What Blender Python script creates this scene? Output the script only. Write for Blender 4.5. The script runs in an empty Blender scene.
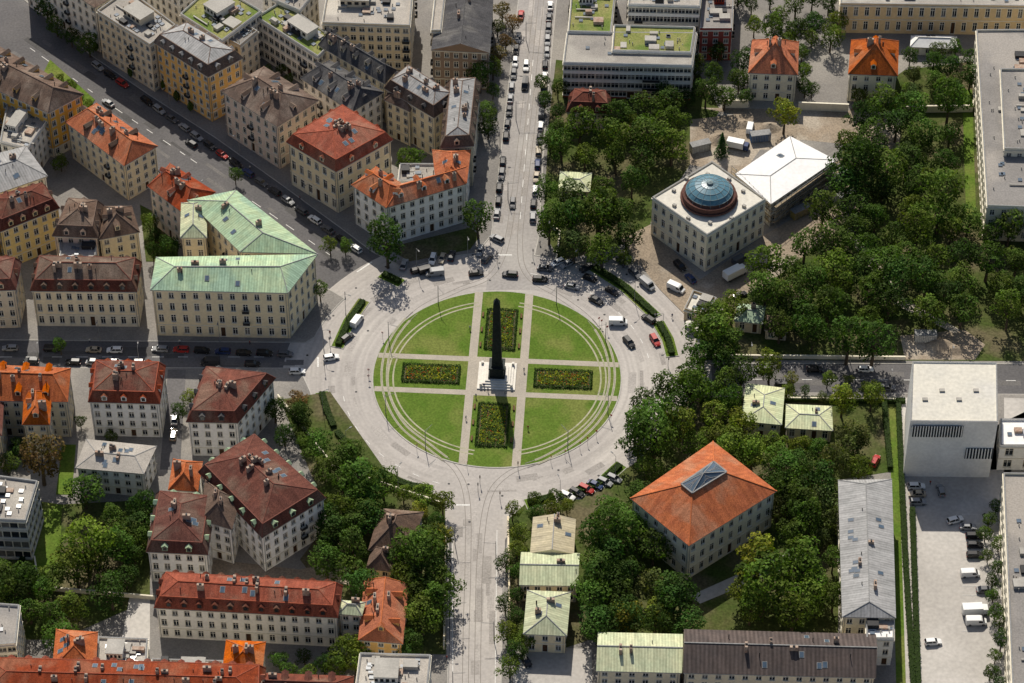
import bpy, math, random
from mathutils import Vector, Matrix, noise
R = random.Random(11)
sin, cos, pi, rad = math.sin, math.cos, math.pi, math.radians
scene = bpy.context.scene
COL = scene.collection

# ------------------------------------------------------------------ camera / survey
F = 3000.0
DEP = rad(44.5)
HC = 833 * sin(DEP)
fw = Vector((0, cos(DEP), -sin(DEP))); upv = Vector((0, sin(DEP), cos(DEP))); rt = Vector((1, 0, 0))
def _ray(px, py): return fw * F + rt * (px - 512) + upv * (341.5 - py)
_r = _ray(497, 377); _k = HC / -_r.z
CAM = Vector((-_r.x * _k, -_r.y * _k, HC))
def P(px, py, h=0.0):
    """surveyed plan position (metres) of a photo point known to lie at height h"""
    r = _ray(px, py); k = (HC - h) / -r.z
    return Vector((CAM.x + r.x * k, CAM.y + r.y * k, h))
def P2(px, py, h=0.0):
    v = P(px, py, h); return Vector((v.x, v.y))
cd = bpy.data.cameras.new("camera"); cam = bpy.data.objects.new("camera", cd); COL.objects.link(cam)
cam.location = CAM; cam.rotation_euler = (pi / 2 - DEP, 0, 0)
cd.sensor_width = 36; cd.lens = F / 1024 * 36; cd.clip_start = 1; cd.clip_end = 20000
scene.camera = cam

# ------------------------------------------------------------------ light
SUN_EL = rad(47); SUN_AZ = rad(-9)      # azimuth from +Y toward +X
w = bpy.data.worlds.new("World"); scene.world = w; w.use_nodes = True
nt = w.node_tree; bg = nt.nodes["Background"]; sky = nt.nodes.new("ShaderNodeTexSky")
sky.sky_type = 'NISHITA'; sky.sun_disc = False; sky.sun_elevation = SUN_EL; sky.sun_rotation = SUN_AZ
sky.dust_density = 2.0; sky.ozone_density = 0.8
nt.links.new(sky.outputs[0], bg.inputs[0]); bg.inputs[1].default_value = 0.082
sd = bpy.data.lights.new("sun", 'SUN'); sd.energy = 5.0; sd.angle = rad(0.5); sd.color = (1.0, 0.93, 0.82)
so = bpy.data.objects.new("sun", sd); COL.objects.link(so)
sdir = Vector((sin(SUN_AZ) * cos(SUN_EL), cos(SUN_AZ) * cos(SUN_EL), sin(SUN_EL)))
so.rotation_euler = sdir.to_track_quat('Z', 'Y').to_euler(); so.location = sdir * 400
scene.view_settings.view_transform = 'Standard'; scene.view_settings.look = 'None'
scene.view_settings.exposure = 0

# ------------------------------------------------------------------ materials
_mc = {}
def mat(key, c1, c2=None, s1=0.15, s2=2.0, rough=0.85, amp=0.18, metal=0.0, seam=0, seam_amt=0.2, bump=0.0, spec=0.1, third=None, s3=0.03, radial=False, vary=None):
    if key in _mc: return _mc[key]
    m = bpy.data.materials.new(key); m.use_nodes = True; _mc[key] = m
    t = m.node_tree; N = t.nodes; L = t.links; b = N["Principled BSDF"]
    b.inputs['Roughness'].default_value = rough; b.inputs['Metallic'].default_value = metal
    b.inputs['Specular IOR Level'].default_value = spec
    if c2 is None: c2 = tuple(x * 0.78 for x in c1)
    tc = N.new('ShaderNodeTexCoord')
    n1 = N.new('ShaderNodeTexNoise'); n1.inputs['Scale'].default_value = s1; n1.inputs['Detail'].default_value = 5; n1.inputs['Roughness'].default_value = 0.65
    L.new(tc.outputs['Object'], n1.inputs['Vector'])
    cr = N.new('ShaderNodeValToRGB'); cr.color_ramp.elements[0].position = 0.35; cr.color_ramp.elements[1].position = 0.65
    cr.color_ramp.elements[0].color = (*c1, 1); cr.color_ramp.elements[1].color = (*c2, 1)
    L.new(n1.outputs['Fac'], cr.inputs['Fac']); out = cr.outputs['Color']
    if third:
        n3 = N.new('ShaderNodeTexNoise'); n3.inputs['Scale'].default_value = s3; n3.inputs['Detail'].default_value = 4
        L.new(tc.outputs['Object'], n3.inputs['Vector'])
        r3 = N.new('ShaderNodeValToRGB'); r3.color_ramp.elements[0].position = 0.5; r3.color_ramp.elements[1].position = 0.6
        L.new(n3.outputs['Fac'], r3.inputs['Fac'])
        mx3 = N.new('ShaderNodeMixRGB'); L.new(r3.outputs['Color'], mx3.inputs['Fac']); L.new(out, mx3.inputs['Color1']); mx3.inputs['Color2'].default_value = (*third, 1)
        out = mx3.outputs['Color']
    n2 = N.new('ShaderNodeTexNoise'); n2.inputs['Scale'].default_value = s2; n2.inputs['Detail'].default_value = 3
    L.new(tc.outputs['Object'], n2.inputs['Vector'])
    mr = N.new('ShaderNodeMapRange'); mr.inputs['From Min'].default_value = 0.3; mr.inputs['From Max'].default_value = 0.7
    mr.inputs['To Min'].default_value = 1 - amp; mr.inputs['To Max'].default_value = 1 + amp
    L.new(n2.outputs['Fac'], mr.inputs['Value'])
    val = mr.outputs['Result']
    def times(a, b_):
        q = N.new('ShaderNodeMath'); q.operation = 'MULTIPLY'; L.new(a, q.inputs[0]); L.new(b_, q.inputs[1]); return q.outputs[0]
    if vary:     # every house was painted / tiled in another year
        oi = N.new('ShaderNodeObjectInfo'); v1 = N.new('ShaderNodeMapRange'); v1.inputs['To Min'].default_value = 1 - vary; v1.inputs['To Max'].default_value = 1 + vary * .7
        L.new(oi.outputs['Random'], v1.inputs['Value']); val = times(val, v1.outputs['Result'])
        hs = N.new('ShaderNodeHueSaturation'); L.new(out, hs.inputs['Color'])
        v2 = N.new('ShaderNodeMath'); v2.operation = 'MULTIPLY'; v2.inputs[1].default_value = 7.31; L.new(oi.outputs['Random'], v2.inputs[0])
        v3 = N.new('ShaderNodeMath'); v3.operation = 'FRACT'; L.new(v2.outputs[0], v3.inputs[0])
        v4 = N.new('ShaderNodeMapRange'); v4.inputs['To Min'].default_value = .90; v4.inputs['To Max'].default_value = 1.12; L.new(v3.outputs[0], v4.inputs['Value']); L.new(v4.outputs['Result'], hs.inputs['Saturation'])
        out = hs.outputs['Color']
    if radial:   # tyre wear following the carriageway round the circle (distance from the obelisk)
        ln = N.new('ShaderNodeVectorMath'); ln.operation = 'LENGTH'; L.new(tc.outputs['Object'], ln.inputs[0])
        sp_ = N.new('ShaderNodeSeparateXYZ'); L.new(tc.outputs['Object'], sp_.inputs[0])
        at = N.new('ShaderNodeMath'); at.operation = 'ARCTAN2'; L.new(sp_.outputs['Y'], at.inputs[0]); L.new(sp_.outputs['X'], at.inputs[1])
        cb = N.new('ShaderNodeCombineXYZ'); L.new(ln.outputs['Value'], cb.inputs['X']); L.new(at.outputs[0], cb.inputs['Y'])
        nr = N.new('ShaderNodeTexNoise'); nr.inputs['Scale'].default_value = .75; nr.inputs['Detail'].default_value = 4; L.new(cb.outputs[0], nr.inputs['Vector'])
        rr = N.new('ShaderNodeMapRange'); rr.inputs['From Min'].default_value = .35; rr.inputs['From Max'].default_value = .65; rr.inputs['To Min'].default_value = .89; rr.inputs['To Max'].default_value = 1.09
        L.new(nr.outputs['Fac'], rr.inputs['Value']); val = times(rr.outputs['Result'], val)
    if seam:
        uvn = N.new('ShaderNodeUVMap'); wv = N.new('ShaderNodeTexWave'); wv.wave_type = 'BANDS'; wv.bands_direction = 'X' if seam > 0 else 'Y'
        wv.inputs['Scale'].default_value = abs(seam); wv.inputs['Distortion'].default_value = 0.3; wv.inputs['Detail'].default_value = 0
        L.new(uvn.outputs['UV'], wv.inputs['Vector'])
        ml = N.new('ShaderNodeMath'); ml.operation = 'MULTIPLY_ADD'; L.new(wv.outputs['Fac'], ml.inputs[0]); ml.inputs[1].default_value = seam_amt; ml.inputs[2].default_value = 1 - seam_amt * .5
        val = times(ml.outputs[0], val)
        ms = N.new('ShaderNodeMapping'); ms.inputs['Scale'].default_value = (.9, .12, 1); L.new(uvn.outputs['UV'], ms.inputs['Vector'])
        ns = N.new('ShaderNodeTexNoise'); ns.inputs['Scale'].default_value = 1.0; ns.inputs['Detail'].default_value = 3; L.new(ms.outputs[0], ns.inputs['Vector'])
        rs = N.new('ShaderNodeMapRange'); rs.inputs['From Min'].default_value = .35; rs.inputs['From Max'].default_value = .65; rs.inputs['To Min'].default_value = .80; rs.inputs['To Max'].default_value = 1.14
        L.new(ns.outputs['Fac'], rs.inputs['Value']); val = times(rs.outputs['Result'], val)
    mx = N.new('ShaderNodeVectorMath'); mx.operation = 'SCALE'
    L.new(out, mx.inputs[0]); L.new(val, mx.inputs['Scale'])
    L.new(mx.outputs['Vector'], b.inputs['Base Color'])
    if bump:
        bp = N.new('ShaderNodeBump'); bp.inputs['Strength'].default_value = bump; bp.inputs['Distance'].default_value = 0.1
        L.new(n2.outputs['Fac'], bp.inputs['Height']); L.new(bp.outputs['Normal'], b.inputs['Normal'])
    return m

WALLC = dict(cream=(.82, .71, .50), white=(.85, .81, .73), beige=(.72, .62, .46), ochre=(.80, .48, .15), grey=(.50, .49, .47),
             pink=(.74, .60, .49), lwhite=(.88, .86, .81), yellow=(.84, .67, .33), brown=(.30, .21, .15), stone=(.77, .71, .56), red=(.35, .07, .05), tan=(.70, .54, .33))
def wallmat(k): c = WALLC[k]; return mat('plaster_' + k, c, tuple(x * .88 for x in c), .12, 1.3, .9, .07, vary=.08)
ROOFC = dict(orange=((.47, .135, .045), (.35, .098, .04), (.40, .165, .085)), red=((.28, .068, .034), (.205, .052, .03), (.25, .10, .062)), brownred=((.165, .06, .042), (.12, .046, .035), (.165, .098, .072)),
             brown=((.15, .102, .078), (.11, .08, .064), (.19, .145, .115)), slate=((.09, .088, .09), (.066, .065, .068), (.13, .125, .12)))
def roofmat(k):
    if k in ROOFC:
        a, b, c = ROOFC[k]; return mat('tile_' + k, a, b, .35, 3.5, .85, .34, seam=-1.6, seam_amt=.24, third=c, s3=.12, vary=.17, spec=.05)
    if k == 'copper': return mat('copper_patina', (.33, .45, .31), (.40, .48, .31), .25, 1.5, .7, .12, seam=.42, seam_amt=.24, third=(.28, .39, .29), s3=.08, vary=.06)
    if k == 'palecopper': return mat('pale_patina', (.46, .51, .33), (.53, .53, .34), .2, 1.5, .7, .12, seam=.42, seam_amt=.24, vary=.12)
    if k == 'greymetal': return mat('zinc_roof', (.34, .335, .33), (.27, .27, .265), .2, 1.5, .65, .12, seam=.4, seam_amt=.24, vary=.12)
    if k == 'darkmetal': return mat('dark_metal_roof', (.10, .078, .07), (.078, .064, .06), .2, 1.5, .75, .12, seam=.3, seam_amt=.4)
    if k == 'tanmetal': return mat('tan_metal_roof', (.48, .42, .28), (.42, .37, .26), .2, 1.5, .7, .12, seam=.4, seam_amt=.2)
    if k == 'gravel': return mat('gravel_roof', (.38, .35, .31), (.29, .27, .245), .15, 3, .95, .2, third=(.45, .42, .37), s3=.08, vary=.2)
    if k == 'whiteflat': return mat('white_membrane', (.80, .79, .77), (.72, .71, .70), .15, 1, .85, .06)
    if k == 'creamflat': return mat('cream_membrane', (.62, .59, .51), (.54, .52, .46), .12, 1, .85, .1, third=(.57, .55, .50), s3=.06)
    if k == 'greenroof': return mat('sedum_roof', (.17, .20, .055), (.26, .24, .10), .2, 2.5, .95, .3, third=(.12, .17, .04), s3=.1)
    if k == 'greyflat': return mat('grey_bitumen', (.25, .235, .22), (.19, .18, .17), .1, 2, .9, .15, third=(.31, .285, .255), s3=.05, vary=.15)
def ridgemat(k):
    if k in ROOFC:
        a = ROOFC[k][0]; return mat('ridge_' + k, tuple(x * 1.05 + .012 for x in a), tuple(x * .8 + .01 for x in a), 1, 3, .85, .2, spec=.05)
    return M_LEAD
M_TRIM = mat('trim_stone', (.78, .73, .61), s1=.3, amp=.06)
M_FRAME = mat('window_frame_white', (.74, .73, .69), amp=.03)
M_GLASS = mat('window_glass', (.014, .018, .024), (.03, .035, .04), .8, 1, .08, .1, spec=.5)
M_GLASS2 = mat('window_glass_curtain', (.20, .19, .17), (.09, .09, .085), .8, 1, .15, .1, spec=.5)
M_DARK = mat('dark_metal', (.035, .035, .037), rough=.5)
M_CHIM = mat('chimney_plaster', (.42, .34, .27), (.30, .19, .14), .6)
M_CONC = mat('concrete', (.42, .40, .36), amp=.1)
M_LEAD = mat('lead_flashing', (.27, .27, .265), rough=.7)
M_SKYL = mat('skylight_glass', (.09, .13, .18), (.05, .08, .11), .5, 1, .1, .1, spec=.8)

# ------------------------------------------------------------------ mesh builder
class MB:
    def __init__(s, org=(0, 0, 0)): s.v = []; s.f = []; s.m = []; s.uv = []; s.o = Vector(org)
    def poly(s, pts, m=0, uv=None):
        i = len(s.v); s.v.extend(pts); s.f.append(tuple(range(i, i + len(pts)))); s.m.append(m)
        if uv is None: uv = [(0, 0)] * len(pts)
        s.uv.extend(uv)
    def slope(s, pts, m=0):
        a = pts[0]; u = (pts[1] - a).normalized(); n = None
        for k in range(2, len(pts)):
            n = u.cross(pts[k] - a)
            if n.length > .01: break
        n.normalize(); vv = n.cross(u)
        s.poly(pts, m, [((p - a).dot(u), (p - a).dot(vv)) for p in pts])
    def box(s, c, ux, x0, x1, y0, y1, z0, z1, m=0, mt=None):
        ux = Vector((ux[0], ux[1], 0)).normalized(); uy = Vector((-ux.y, ux.x, 0)); c = Vector((c[0], c[1], 0))
        q = lambda x, y, z: c + ux * x + uy * y + Vector((0, 0, z))
        a, b, d, e = q(x0, y0, z0), q(x1, y0, z0), q(x1, y1, z0), q(x0, y1, z0)
        A, B, D, E = q(x0, y0, z1), q(x1, y0, z1), q(x1, y1, z1), q(x0, y1, z1)
        s.slope([a, b, B, A], m); s.slope([b, d, D, B], m); s.slope([d, e, E, D], m); s.slope([e, a, A, E], m)
        s.slope([A, B, D, E], m if mt is None else mt); s.poly([e, d, b, a], m)
    def beam(s, a, b, wd, ht, m=0):
        d = (b - a)
        if d.length < .05: return
        d.normalize(); side = d.cross(Vector((0, 0, 1)))
        if side.length < .01: side = Vector((1, 0, 0))
        side.normalize(); up_ = side.cross(d); p = []
        for e in (a, b):
            p.append([e + side * wd + up_ * -.05, e + side * wd + up_ * ht, e - side * wd + up_ * ht, e - side * wd - up_ * .05])
        for k in range(4):
            s.poly([p[0][k], p[1][k], p[1][(k + 1) % 4], p[0][(k + 1) % 4]], m)
        s.poly(p[0], m); s.poly(p[1][::-1], m)
    def cyl(s, a, b, r0, r1, n=8, m=0, cap=True):
        d = (b - a).normalized(); x = d.orthogonal().normalized(); y = d.cross(x)
        ra = [a + (x * cos(2 * pi * k / n) + y * sin(2 * pi * k / n)) * r0 for k in range(n)]
        rb = [b + (x * cos(2 * pi * k / n) + y * sin(2 * pi * k / n)) * r1 for k in range(n)]
        for k in range(n): s.poly([ra[k], ra[(k + 1) % n], rb[(k + 1) % n], rb[k]], m)
        if cap: s.poly(rb, m); s.poly(ra[::-1], m)
    def mesh(s, name, mats):
        me = bpy.data.meshes.new(name); o = s.o
        me.from_pydata([(v[0] - o.x, v[1] - o.y, (v[2] if len(v) > 2 else 0) - o.z) for v in s.v], [], s.f)
        for m in mats: me.materials.append(m)
        me.polygons.foreach_set('material_index', s.m)
        ul = me.uv_layers.new(name='UVMap'); fl = [c for p in s.uv for c in p]; ul.data.foreach_set('uv', fl)
        me.update(); return me
    def build(s, name, mats, parent=None):
        if not s.f: return None
        ob = bpy.data.objects.new(name, s.mesh(name, mats)); COL.objects.link(ob)
        if parent: ob.parent = parent
        else: ob.location = s.o
        return ob
def V3(p, z=None): return Vector((p[0], p[1], p[2] if z is None else z))

def inset(pts, d):
    n = len(pts); out = []
    for i in range(n):
        a, b, c = pts[i - 1], pts[i], pts[(i + 1) % n]
        u = Vector((b.x - a.x, b.y - a.y)).normalized(); v = Vector((c.x - b.x, c.y - b.y)).normalized()
        n1 = Vector((-u.y, u.x)); n2 = Vector((-v.y, v.x)); k = 1 + n1.dot(n2)
        q = (n1 + n2) * (d / max(k, .3)); out.append(Vector((b.x + q.x, b.y + q.y, b.z)))
    return out

# ------------------------------------------------------------------ buildings
FOOT = []
def wall(W, G, a, b, z0, z1, floors, sp=3.1, ww=1.25, whr=.58, ground=True, blank=False, sur=.16, shop=False):
    u = Vector((b.x - a.x, b.y - a.y, 0)); L = u.length
    if L < .6: return
    u.normalize(); n = Vector((u.y, -u.x, 0))
    q = lambda s_, z, o=0: Vector((a.x + u.x * s_ + n.x * o, a.y + u.y * s_ + n.y * o, z))
    nc = max(1, round(L / sp)) if not blank else 0
    if blank or L < 2.2:
        W.poly([q(0, z0), q(L, z0), q(L, z1), q(0, z1)], 0); return
    cw = L / nc; fh = (z1 - z0) / floors
    w2 = min(ww, cw * .9) / 2
    balc = set(R.sample(range(nc), max(1, nc // 6))) if nc > 6 and whr < .7 and floors >= 4 else set()
    for r in range(floors):
        zb = z0 + r * fh; zt = zb + fh; wm = 1 if (r == 0 and ground) else 0
        hh = fh * whr; s0 = zb + fh * (.27 if not shop or r else .08); s1 = s0 + hh * (1 if not shop or r else 1.2)
        if r == floors - 1 and floors > 2 and whr < .7: s1 -= fh * .1
        s1 = min(s1, zt - .15 - sur)
        for c in range(nc):
            x0 = c * cw; x1 = x0 + cw; m0 = (x0 + x1) / 2 - w2; m1 = m0 + 2 * w2
            door = (r == 0 and c == nc // 2 and whr < .7)
            t0 = s0 if not door else zb + .2
            su = min(sur, (cw - 2 * w2) / 2 - .01)
            W.poly([q(x0, zb), q(x1, zb), q(x1, t0 - su), q(x0, t0 - su)], wm)
            W.poly([q(x0, s1 + su), q(x1, s1 + su), q(x1, zt), q(x0, zt)], wm)
            W.poly([q(x0, t0 - su), q(m0 - su, t0 - su), q(m0 - su, s1 + su), q(x0, s1 + su)], wm)
            W.poly([q(m1 + su, t0 - su), q(x1, t0 - su), q(x1, s1 + su), q(m1 + su, s1 + su)], wm)
            oa, ob_, oc, od = q(m0 - su, t0 - su), q(m1 + su, t0 - su), q(m1 + su, s1 + su), q(m0 - su, s1 + su)
            ia, ib, ic, id_ = q(m0, t0), q(m1, t0), q(m1, s1), q(m0, s1)
            for A, B, C, D in ((oa, ob_, ib, ia), (ob_, oc, ic, ib), (oc, od, id_, ic), (od, oa, ia, id_)): W.poly([A, B, C, D], 2)
            d = -.28
            ja, jb, jc, jd = q(m0, t0, d), q(m1, t0, d), q(m1, s1, d), q(m0, s1, d)
            for A, B, C, D in ((ia, ib, jb, ja), (ib, ic, jc, jb), (ic, id_, jd, jc), (id_, ia, ja, jd)): W.poly([A, B, C, D], 2)
            G.poly([ja, jb, jc, jd], 3 if door else (0 if R.random() < .78 else 1))
            if whr < .7 and not door:
                e = d + .05; t = .07; mx = (m0 + m1) / 2; zz = s0 + (s1 - s0) * .68
                G.poly([q(mx - t, s0, e), q(mx + t, s0, e), q(mx + t, s1, e), q(mx - t, s1, e)], 2)
                G.poly([q(m0, zz - t, e + .01), q(m1, zz - t, e + .01), q(m1, zz + t, e + .01), q(m0, zz + t, e + .01)], 2)
            if not door:
                W.poly([q(m0 - .2, s0 - .14, .14), q(m1 + .2, s0 - .14, .14), q(m1 + .2, s0 - .02, .14), q(m0 - .2, s0 - .02, .14)], 2)
                W.poly([q(m0 - .2, s0 - .02, .14), q(m1 + .2, s0 - .02, .14), q(m1 + .2, s0 - .02, 0), q(m0 - .2, s0 - .02, 0)], 2)
            if c in balc and 0 < r < floors - 1:     # small iron balcony
                W.box(a, u, m0 - .35, m1 + .35, -.95, -.15, s0 - .3, s0 - .16, 2)
                G.box(a, u, m0 - .33, m1 + .33, -.94, -.90, s0 - .15, s0 + .8, 4)
                G.box(a, u, m0 - .33, m0 - .29, -.90, -.16, s0 - .15, s0 + .8, 4); G.box(a, u, m1 + .29, m1 + .33, -.90, -.16, s0 - .15, s0 + .8, 4)

def dormer(D, e0, u, inn, s, d0, tan, h, w=1.5, hh=1.5, flat=False):
    z0 = h + d0 * tan; base = e0 + u * s + inn * d0; dep = min(hh / max(tan, .25) + .3, 4.5)
    q = lambda x, y, z: Vector((base.x + u.x * x + inn.x * y, base.y + u.y * x + inn.y * y, z0 + z))
    x = w / 2
    D.poly([q(-x, 0, -.1), q(x, 0, -.1), q(x, 0, hh), q(-x, 0, hh)], 0)
    D.poly([q(-x, dep, -.1), q(-x, 0, -.1), q(-x, 0, hh), q(-x, dep, hh)], 0)
    D.poly([q(x, 0, -.1), q(x, dep, -.1), q(x, dep, hh), q(x, 0, hh)], 0)
    D.poly([q(-x * .68, -.03, .15), q(x * .68, -.03, .15), q(x * .68, -.03, hh - .15), q(-x * .68, -.03, hh - .15)], 1)
    o = .2
    if flat:
        D.poly([q(-x - o, -o, hh), q(x + o, -o, hh), q(x + o, dep, hh + .25), q(-x - o, dep, hh + .25)], 2)
    else:
        g = .6; rd = dep + g / max(tan, .25)
        D.poly([q(-x, 0, hh), q(x, 0, hh), q(0, 0, hh + g)], 0)
        D.poly([q(-x - o, -o, hh - .08), q(0, -o, hh + g), q(0, rd, hh + g), q(-x - o, dep, hh - .08)], 2)
        D.poly([q(0, -o, hh + g), q(x + o, -o, hh - .08), q(x + o, dep, hh - .08), q(0, rd, hh + g)], 2)

def slopes_of(E, h, rh, hipf):
    E = [V3(p, h) for p in E]
    l0 = (E[1] - E[0]).length + (E[2] - E[3]).length; l1 = (E[2] - E[1]).length + (E[3] - E[0]).length
    if l0 < l1: E = E[1:] + E[:1]; l0, l1 = l1, l0
    m1 = (E[0] + E[3]) / 2; m2 = (E[1] + E[2]) / 2; ax = (m2 - m1); Lx = ax.length; ax.normalize()
    d = min(l1 / 4 * hipf, Lx / 2 - .01)
    z = Vector((0, 0, rh)); r1 = m1 + ax * d + z; r2 = m2 - ax * d + z
    return E, r1, r2

def wing(q, h, roof='hip', rh=4.5, wc='cream', rc='red', fl=4, hipf=1.0, sp=3.1, ww=1.25, whr=.58, dorm=0, chim=2, z0=0, world=False,
         dflat=False, gc=None, sky=0, clutter=0, blank=(), shop=False, dcol=None, cornice=True, over=.5, par=.7, trc=None):
    return dict(q=q, h=h, roof=roof, rh=rh, wc=wc, rc=rc, fl=fl, hipf=hipf, sp=sp, ww=ww, whr=whr, dorm=dorm, chim=chim, z0=z0, world=world,
                dflat=dflat, gc=gc, sky=sky, clutter=clutter, blank=blank, shop=shop, dcol=dcol, cornice=cornice, over=over, par=par, trc=trc)

def bld(name, wings, extra=None):
    cs = []
    for w_ in wings:
        w_['p'] = [V3(p, w_['h']) if w_['world'] else P(p[0], p[1], w_['h']) for p in w_['q']]
        cs += w_['p']
    c = sum(cs, Vector()) / len(cs); c.z = 0
    par = bpy.data.objects.new(name, None); COL.objects.link(par); par.location = c; par.empty_display_size = 2
    for i, w_ in enumerate(wings):
        h = w_['h'] + .03 * i; E = w_['p']; flat = w_['roof'] == 'flat'
        ov = .05 if flat else w_['over']
        wp = inset(E, ov); FOOT.append([(p.x, p.y) for p in wp])
        W = MB(c); G = MB(c); D = MB(c); RF = MB(c); K = MB(c); S = MB(c)
        zt = h - (.25 if not flat else 0); z0 = w_['z0']
        for k in range(4):
            a, b = wp[k], wp[(k + 1) % 4]
            wall(W, G, a, b, z0, zt, w_['fl'], w_['sp'], w_['ww'], w_['whr'], blank=(k in w_['blank']), shop=w_['shop'])
            if w_['cornice'] and (b - a).length > 2:
                u = (b - a).normalized(); L = (b - a).length
                fh = (zt - z0) / w_['fl']
                S.box(a, u, -.12, L - .121, -.12, -.002, z0 + fh - .12, z0 + fh + .12)
                S.box(a, u, -.25, L - .251, -.25, -.002, zt - .45, zt - .03)
                if not flat:
                    S.box(a, u, .25, .37, -.16, -.04, z0, zt - .46, 1); S.box(a, u, L - .5, L - .38, -.16, -.04, z0, zt - .46, 1)
        rm = roofmat(w_['rc']); wm = wallmat(w_['wc']); z = Vector((0, 0, 1))
        dmt = roofmat(w_['dcol']) if w_['dcol'] else rm
        if flat:
            ph = w_['par']; inn = inset(wp, .35)
            o_ = [V3(p, h + ph) for p in wp]; i_ = [V3(p, h + ph) for p in inn]; ol = [V3(p, h) for p in wp]; il = [V3(p, h + .05) for p in inn]
            for k in range(4):
                k2 = (k + 1) % 4
                RF.poly([ol[k], ol[k2], o_[k2], o_[k]], 2); RF.poly([o_[k], o_[k2], i_[k2], i_[k]], 1); RF.poly([i_[k], i_[k2], il[k2], il[k]], 2)
            RF.slope(il, 0)
            u = (E[1] - E[0]).normalized()
            bil = lambda a_, b_: E[0].lerp(E[1], a_).lerp(E[3].lerp(E[2], a_), b_)
            if w_['clutter'] >= 5:      # plant room
                lx = (E[1] - E[0]).length; ly = (E[3] - E[0]).length; fx = R.uniform(.3, .65); p = bil(fx, .55)
                sx, sy = min(lx * .16, 6), min(ly * .2, 4); K.box(p, u, -sx, sx, -sy, sy, h + .06, h + 2.7, 4, 1); K.box(p, u, -sx - .2, sx + .2, -sy - .2, sy + .2, h + 2.7, h + 2.9, 1)
                for e in range(4): K.box(p, u, -sx + e * sx * .5, -sx + e * sx * .5 + sx * .3, -sy - .03, -sy - .005, h + 1, h + 2.1, 2)
                for e in range(3): q0 = bil(R.uniform(.1, .5), R.uniform(.1, .9)); K.box(q0, u, 0, R.uniform(3, 7), -.2, .2, h + .3, h + .6, 1)
            for t in range(w_['clutter']):
                p = bil(R.uniform(.15, .85), R.uniform(.15, .85))
                sx, sy, sz = R.uniform(.5, 2.0), R.uniform(.5, 1.4), R.uniform(.4, 1.5)
                K.box(p, u, -sx, sx, -sy, sy, h + .06, h + .06 + sz, R.choice([0, 1, 1, 2]))
                for e in range(2):
                    p = bil(R.uniform(.08, .92), R.uniform(.08, .92)); K.cyl(V3(p, h), V3(p, h + .9), .15, .15, 6, 1)
                    p = bil(R.uniform(.12, .88), R.uniform(.12, .88)); K.box(p, u, -.6, .6, -.6, .6, h, h + .35, 1, 3)
        else:
            lo = [V3(p, h - .25) for p in E]; hi = [V3(p, h) for p in E]
            for k in range(4): RF.poly([lo[k], lo[(k + 1) % 4], hi[(k + 1) % 4], hi[k]], 5)
            RF.poly(lo[::-1], 2)
            base = hi; hb = h; topm = 0
            if w_['roof'] == 'mansard':
                ins = 1.5; mh = 3.0; up_ = [V3(p, h + mh) for p in inset(hi, ins)]
                for k in range(4): RF.slope([hi[k], hi[(k + 1) % 4], up_[(k + 1) % 4], up_[k]], 0); RF.beam(up_[k], up_[(k + 1) % 4], .12, .1, 1); RF.beam(hi[k], up_[k], .1, .08, 1)
                base = up_; hb = h + mh; topm = 6
            if w_['roof'] == 'trunc':
                ins = w_['hipf']; up_ = [V3(p, h + w_['rh']) for p in inset(hi, ins)]
                for k in range(4): RF.slope([hi[k], hi[(k + 1) % 4], up_[(k + 1) % 4], up_[k]], 0); RF.beam(hi[k], up_[k], .14, .1, 1)
                ap = sum(up_, Vector()) / 4 + z * 2.2
                cu = [p + z * .5 for p in up_]
                for k in range(4):
                    RF.poly([up_[k], up_[(k + 1) % 4], cu[(k + 1) % 4], cu[k]], 5)
                    RF.poly([cu[k], cu[(k + 1) % 4], ap], 3)
                    RF.beam(cu[k], ap, .1, .08, 5); RF.beam(cu[k], cu[(k + 1) % 4], .2, .12, 5)
                    for t in (.2, .35, .5, .65, .8): RF.beam(cu[k].lerp(cu[(k + 1) % 4], t), cu[k].lerp(cu[(k + 1) % 4], .5).lerp(ap, 1 - abs(t - .5) * 2), .04, .06, 5)
                r1 = r2 = ap; E2 = hi
            else:
                E2, r1, r2 = slopes_of(base, hb, w_['rh'], w_['hipf'] if w_['roof'] != 'gable' else 0)
                RF.slope([E2[0], E2[1], r2, r1], topm); RF.slope([E2[2], E2[3], r1, r2], topm)
                if w_['roof'] == 'gable':
                    RF.poly([E2[1], E2[2], r2], 2); RF.poly([E2[3], E2[0], r1], 2)
                else:
                    RF.slope([E2[1], E2[2], r2], topm); RF.slope([E2[3], E2[0], r1], topm)
                    for a_, b_ in ((E2[0], r1), (E2[3], r1), (E2[1], r2), (E2[2], r2)): RF.beam(a_, b_, .1, .08, 1)
                RF.beam(r1, r2, .13, .12, 1)
            if w_['dorm']:
                for k in range(4):
                    a, b = hi[k], hi[(k + 1) % 4]; L = (b - a).length; u = (b - a).normalized(); inn = Vector((-u.y, u.x, 0))
                    if w_['roof'] == 'gable' and min((a - E2[1]).length + (b - E2[2]).length, (a - E2[3]).length + (b - E2[0]).length) < .1: continue
                    if w_['roof'] == 'mansard': tan = 2.0; d0 = .25; mg = 1.8
                    else:
                        wd = max(2, (r1 - a - u * (r1 - a).dot(u)).to_2d().length); tan = w_['rh'] / wd; d0 = 1.3; mg = wd * .55 * max(.3, w_['hipf'])
                    n = int((L - 2 * mg) / w_['dorm'])
                    if L - 2 * mg > 1.5: n = max(1, n)
                    for t in range(n):
                        s_ = mg + (t + .5) * (L - 2 * mg) / n
                        dormer(D, a, u, inn, s_, d0, tan, h, 1.4, 1.5, w_['dflat'])
            nsk = w_['sky'] + (2 if w_['roof'] in ('hip', 'mansard') and (r2 - r1).length > 4 else 0)
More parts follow.
